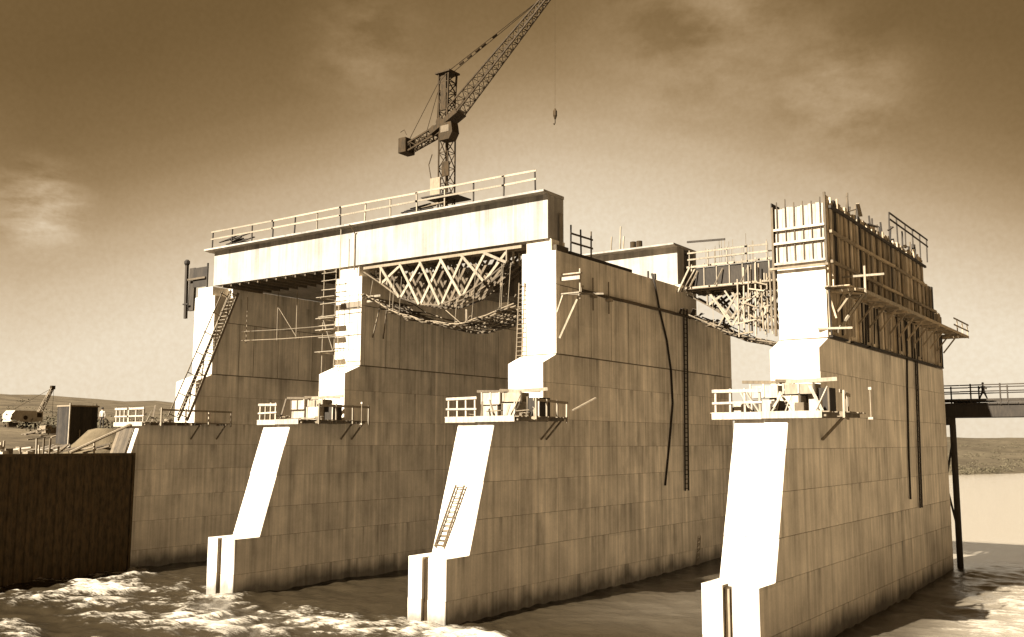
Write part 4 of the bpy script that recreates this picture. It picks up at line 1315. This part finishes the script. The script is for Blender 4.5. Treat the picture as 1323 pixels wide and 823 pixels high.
# ------------------------------------------------------------------ people (each body one skin of a posed skeleton)
def person(label, loc, heading, joints, mats, scale=1.0):
    """joints: dict name -> (x,y,z,r); bones fixed; clothes are colour zones of children"""
    bones = [('pelvis', 'waist'), ('waist', 'chest'), ('chest', 'neck'), ('neck', 'head'), ('head', 'crown'),
             ('chest', 'shl'), ('shl', 'ell'), ('ell', 'wrl'), ('wrl', 'hal'), ('chest', 'shr'), ('shr', 'elr'), ('elr', 'wrr'), ('wrr', 'har'),
             ('pelvis', 'hil'), ('hil', 'knl'), ('knl', 'anl'), ('anl', 'tol'), ('pelvis', 'hir'), ('hir', 'knr'), ('knr', 'anr'), ('anr', 'tor')]
    names = list(joints)
    me = bpy.data.meshes.new('person')
    me.from_pydata([joints[n][:3] for n in names], [(names.index(a), names.index(b)) for a, b in bones], [])
    o = bpy.data.objects.new('person', me); COL.objects.link(o)
    md = o.modifiers.new('skin', 'SKIN')
    sl = me.skin_vertices[0].data
    for i, n in enumerate(names):
        r = joints[n][3]; sl[i].radius = (r, r)
        sl[i].use_root = (n == 'pelvis')
    sb = o.modifiers.new('sub', 'SUBSURF'); sb.levels = 1; sb.render_levels = 1
    dg = bpy.context.evaluated_depsgraph_get()
    nm = bpy.data.meshes.new_from_object(o.evaluated_get(dg))
    o.modifiers.clear(); o.data = nm
    nm.materials.clear()
    for mm in mats: nm.materials.append(M[mm])                     # trousers, shirt, skin
    zc = joints['pelvis'][2]; zn_ = joints['neck'][2]
    hands = [Vector(joints[n][:3]) for n in ('hal', 'har')]
    for p in nm.polygons:
        c = p.center
        p.use_smooth = True
        if c.z > zn_ + .02 or min((c - h).length for h in hands) < .11: p.material_index = 2
        elif c.z > zc + .03: p.material_index = 1
        else: p.material_index = 0
    o.location = loc; o.rotation_euler = (0, 0, heading); o.scale = (scale,) * 3
    o['label'] = label; o['category'] = 'person'
    ROOT[o.name] = Vector(loc)
    hb = MB().rings([[(joints['head'][0] + .105 * r * math.cos(a), joints['head'][1] + .12 * r * math.sin(a), joints['head'][2] + z) for a in [k * math.pi / 5 for k in range(10)]] for r, z in ((1.02, .05), (1.05, .09), (.8, .15), (.3, .185))])
    h = link('hair', hb.mesh('hair', 'cloth_dark', smooth=True), o)
    return o


stand = dict(pelvis=(0, 0, .95, .135), waist=(0, .01, 1.10, .125), chest=(0, .01, 1.33, .145), neck=(0, .01, 1.50, .055), head=(0, -.02, 1.62, .085), crown=(0, -.01, 1.70, .075),
             shl=(-.19, .01, 1.42, .065), ell=(-.25, .03, 1.14, .045), wrl=(-.24, -.06, .90, .034), hal=(-.23, -.10, .82, .038),
             shr=(.19, .01, 1.42, .065), elr=(.25, .03, 1.14, .045), wrr=(.24, -.06, .90, .034), har=(.23, -.10, .82, .038),
             hil=(-.10, 0, .90, .095), knl=(-.12, -.01, .50, .065), anl=(-.13, .02, .09, .048), tol=(-.15, -.13, .045, .042),
             hir=(.10, 0, .90, .095), knr=(.12, -.01, .50, .065), anr=(.13, .02, .09, .048), tor=(.15, -.13, .045, .042))
person('person in a white shirt standing left of the leftmost platform', (-22.2, 5.6, 0), math.radians(30), stand, ('cloth_dark', 'cloth_white', 'skin'))
P_WHITE = bpy.data.objects['person']
lean = dict(stand)
lean.update(knl=(-.26, -.06, .46, .065), anl=(-.42, .0, .09, .048), tol=(-.46, -.14, .045, .042), knr=(.26, -.06, .46, .065), anr=(.42, .0, .09, .048), tor=(.46, -.14, .045, .042),
            elr=(.30, -.10, 1.20, .045), wrr=(.22, -.34, 1.22, .034), har=(.20, -.42, 1.23, .038), ell=(-.30, -.10, 1.20, .045), wrl=(-.22, -.34, 1.22, .034), hal=(-.20, -.42, 1.23, .038))
person('person in dark clothes standing legs apart at the trestle railing', (40.6, 41.75, 13.06), math.radians(0), lean, ('cloth_dark', 'cloth_dark', 'skin'), .9)

# ------------------------------------------------------------------ left bank: yard, hoist shed, crawler crane
def ground(x, y):
    return bank_h(-16.25 - x if y > 3.3 else -14.35 - x, y)


P_WHITE.location.z = 11.0
t = thing('rubble_mound', 'earth mound beside the leftmost platform where the person stands', 'mound', (-22.5, 5.8, 8.7))
mb = MB()
N = 14
for j in range(6):
    pass
rings_ = []
for r, z in ((3.5, 8.2), (2.8, 9.3), (2.0, 10.1), (1.2, 10.8), (.6, 11.0)):
    rings_.append([(-22.2 + r * math.cos(a) * (1 + .12 * noise.noise(Vector((a * 3, r, 1)))), 5.8 + r * math.sin(a) * (1 + .15 * noise.noise(Vector((a * 3, r, 5)))), z + (.2 * noise.noise(Vector((a * 2, r, 9))) if z < 10.9 else 0)) for a in [2 * math.pi * k / N for k in range(N)]])
mb.rings(rings_)
part('mound', mb, 'earth', t, True)

SX, SY = -60.0, 25.6
gz = ground(SX, SY) - .3
t = thing('hoist_shed', 'tall dark timber-clad box shed on the left bank', 'shed', (SX, SY, gz))
for k in range(9):
    ya = SY - 1.75 + k * .39
    part('wall_board', MB().box((SX + 1.42, ya + .006, gz), (SX + 1.50, ya + .384, 14.1 + rnd.uniform(-.05, .05))), 'dark', t)
for k in range(8):
    xa = SX - 1.5 + k * .375
    part('wall_board', MB().box((xa + .006, SY - 1.84, gz), (xa + .369, SY - 1.76, 14.1)), 'dark', t)
part('body', MB().box((SX - 1.48, SY - 1.75, gz), (SX + 1.41, SY + 1.75, 14.0)), 'dark', t)
part('roof', MB().box((SX - 1.6, SY - 1.9, 14.1), (SX + 1.62, SY + 1.86, 14.28)), 'timber', t)
part('corner_post', MB().box((SX + 1.42, SY - 2.0, gz), (SX + 1.6, SY - 1.85, 14.5)), 'pale', t)
for y in (SY - .6, SY + .9):
    part('post', MB().bar((SX + 1.62, y, gz), (SX + 1.62, y, gz + 2.0), .12), 'timber', t)

EX, EY = -98.0, 38.6
ez = ground(EX, EY) + .1
t = thing('crawler_crane', 'small pale crawler crane with a thin raised boom on the far left bank', 'crane', (EX, EY, ez))
for dy in (-1.1, 1.1):
    tr = [(x, z) for x, z in ((-1.9, .35), (-1.6, .0), (1.6, .0), (1.9, .35), (1.6, .75), (-1.6, .75))]
    part('track', MB().rings([[(EX + x, EY + dy + yy, ez + z) for x, z in tr] for yy in (-.3, .3)]), 'steel', t)
o = part('house', MB().rings([[(EX + 1.4, EY - 2.4 + dy, ez + z), (EX + 1.4, EY + 1.5, ez + z), (EX - 1.4, EY + 1.5, ez + z), (EX - 1.4, EY - 2.4 + dy, ez + z)] for z, dy in ((.85, 0), (2.0, 0), (2.6, .5))]), 'white', t)
ecab = part('cab', MB().box((EX + .2, EY + 1.5, ez + .9), (EX + 1.4, EY + 2.6, ez + 2.5)), 'white', t)
part('cab_window', MB().box((EX + 1.402, EY + 1.65, ez + 1.6), (EX + 1.43, EY + 2.4, ez + 2.3)), 'steel', ecab)
part('vent_opening', MB().tube([(EX + 1.405, EY - .2, ez + 1.5), (EX + 1.44, EY - .2, ez + 1.5)], .35, 12), 'steel', o)
lattice(t, 'boom', (EX, EY + 2.2, ez + 1.2), (EX, 43.2, 18.3), .55, .35, 8, 'timber', r=.06, rb=.03)
part('boom_head', MB().box((EX - .3, 43.0, 18.2), (EX + .3, 43.6, 18.8)), 'steel', t)
part('pendant_rope', MB().tube([(EX, EY - 1.6, ez + 2.7), (EX, 43.2, 18.4)], .03, 4), 'steel', t)
part('hoist_rope', MB().tube([(EX, 43.5, 18.3), (EX, 43.5, ez + 2)], .03, 4), 'steel', t)

R = random.Random(31)
yard = [('pale_crate', 'pale timber crates piled behind the sheet pile wall', 'white', (-24, -1.2), 9, 1.6),
        ('shutter_pile', 'low pile of white boards below the dark shed', 'white', (-27, 2.6), 10, 1.9),
        ('timber_stack', 'brown timber stack beside the inclined pole', 'brown', (-21.5, 2.2), 10, 1.6),
        ('block_heap', 'heap of pale blocks in the yard right of the crawler crane', 'timber', (-84, 38), 16, 4.5),
        ('plank_heap', 'scattered pale planks between the crawler crane and the shed', 'timber', (-70, 27), 14, 4.0)]
for nm, lb, mt_, (x, y), n, ext in yard:
    z0 = ground(x, y)
    t = thing(nm, lb, 'pile', (x, y, z0))
    for k in range(n):
        px, py = x + R.uniform(-ext, ext), y + R.uniform(-ext, ext)
        s = R.uniform(.2, .5) * (1 if ext < 3 else 1.6)
        zz = ground(px, py) - .05
        if nm in ('pale_crate', 'block_heap'):
            part('block', MB().box((px - s, py - s * .8, zz), (px + s, py + s * .8, zz + s * R.uniform(.8, 1.8))), mt_ if R.random() < .6 else 'timber', t)
        else:
            a = R.random() * 3.14
            part('plank', MB().bar((px, py, zz + .1 + .05 * k), (px + math.cos(a) * 2.2, py + math.sin(a) * 2.2, zz + .2 + .06 * k + R.random() * .5), .25, .12), mt_ if R.random() < .7 else 'timber', t)
t = thing('yard_posts', 'row of short light posts behind the sheet pile wall', 'posts', (-20, 0, 9))
for k in range(9):
    x, y = -18 - R.random() * 8, -2 + R.random() * 6
    part('post', MB().bar((x, y, 8.6), (x + R.uniform(-.1, .1), y, 9.3 + R.random() * 1.0), .12), 'pale' if k % 3 else 'brown', t)
single('inclined_pole', MB().tube([(-16.2, -.6, 9.05), (-16.0, 1.3, 9.95), (-15.6, 4.05, 11.25)], .12, 7), 'timber', 'long pole rising from the bank to the leftmost platform', 'pole', (-16.2, -.6, 9.05))
t = thing('lagging_fence', 'low brown board fence on the bank above the sheet piling', 'fence', (-20, 6, 9))
for k in range(10):
    part('board', MB().box((-26.5 + k * .7, 7.9, 8.5), (-25.84 + k * .7, 7.98, 10.2 + R.uniform(-.2, .5))), 'brown', t)
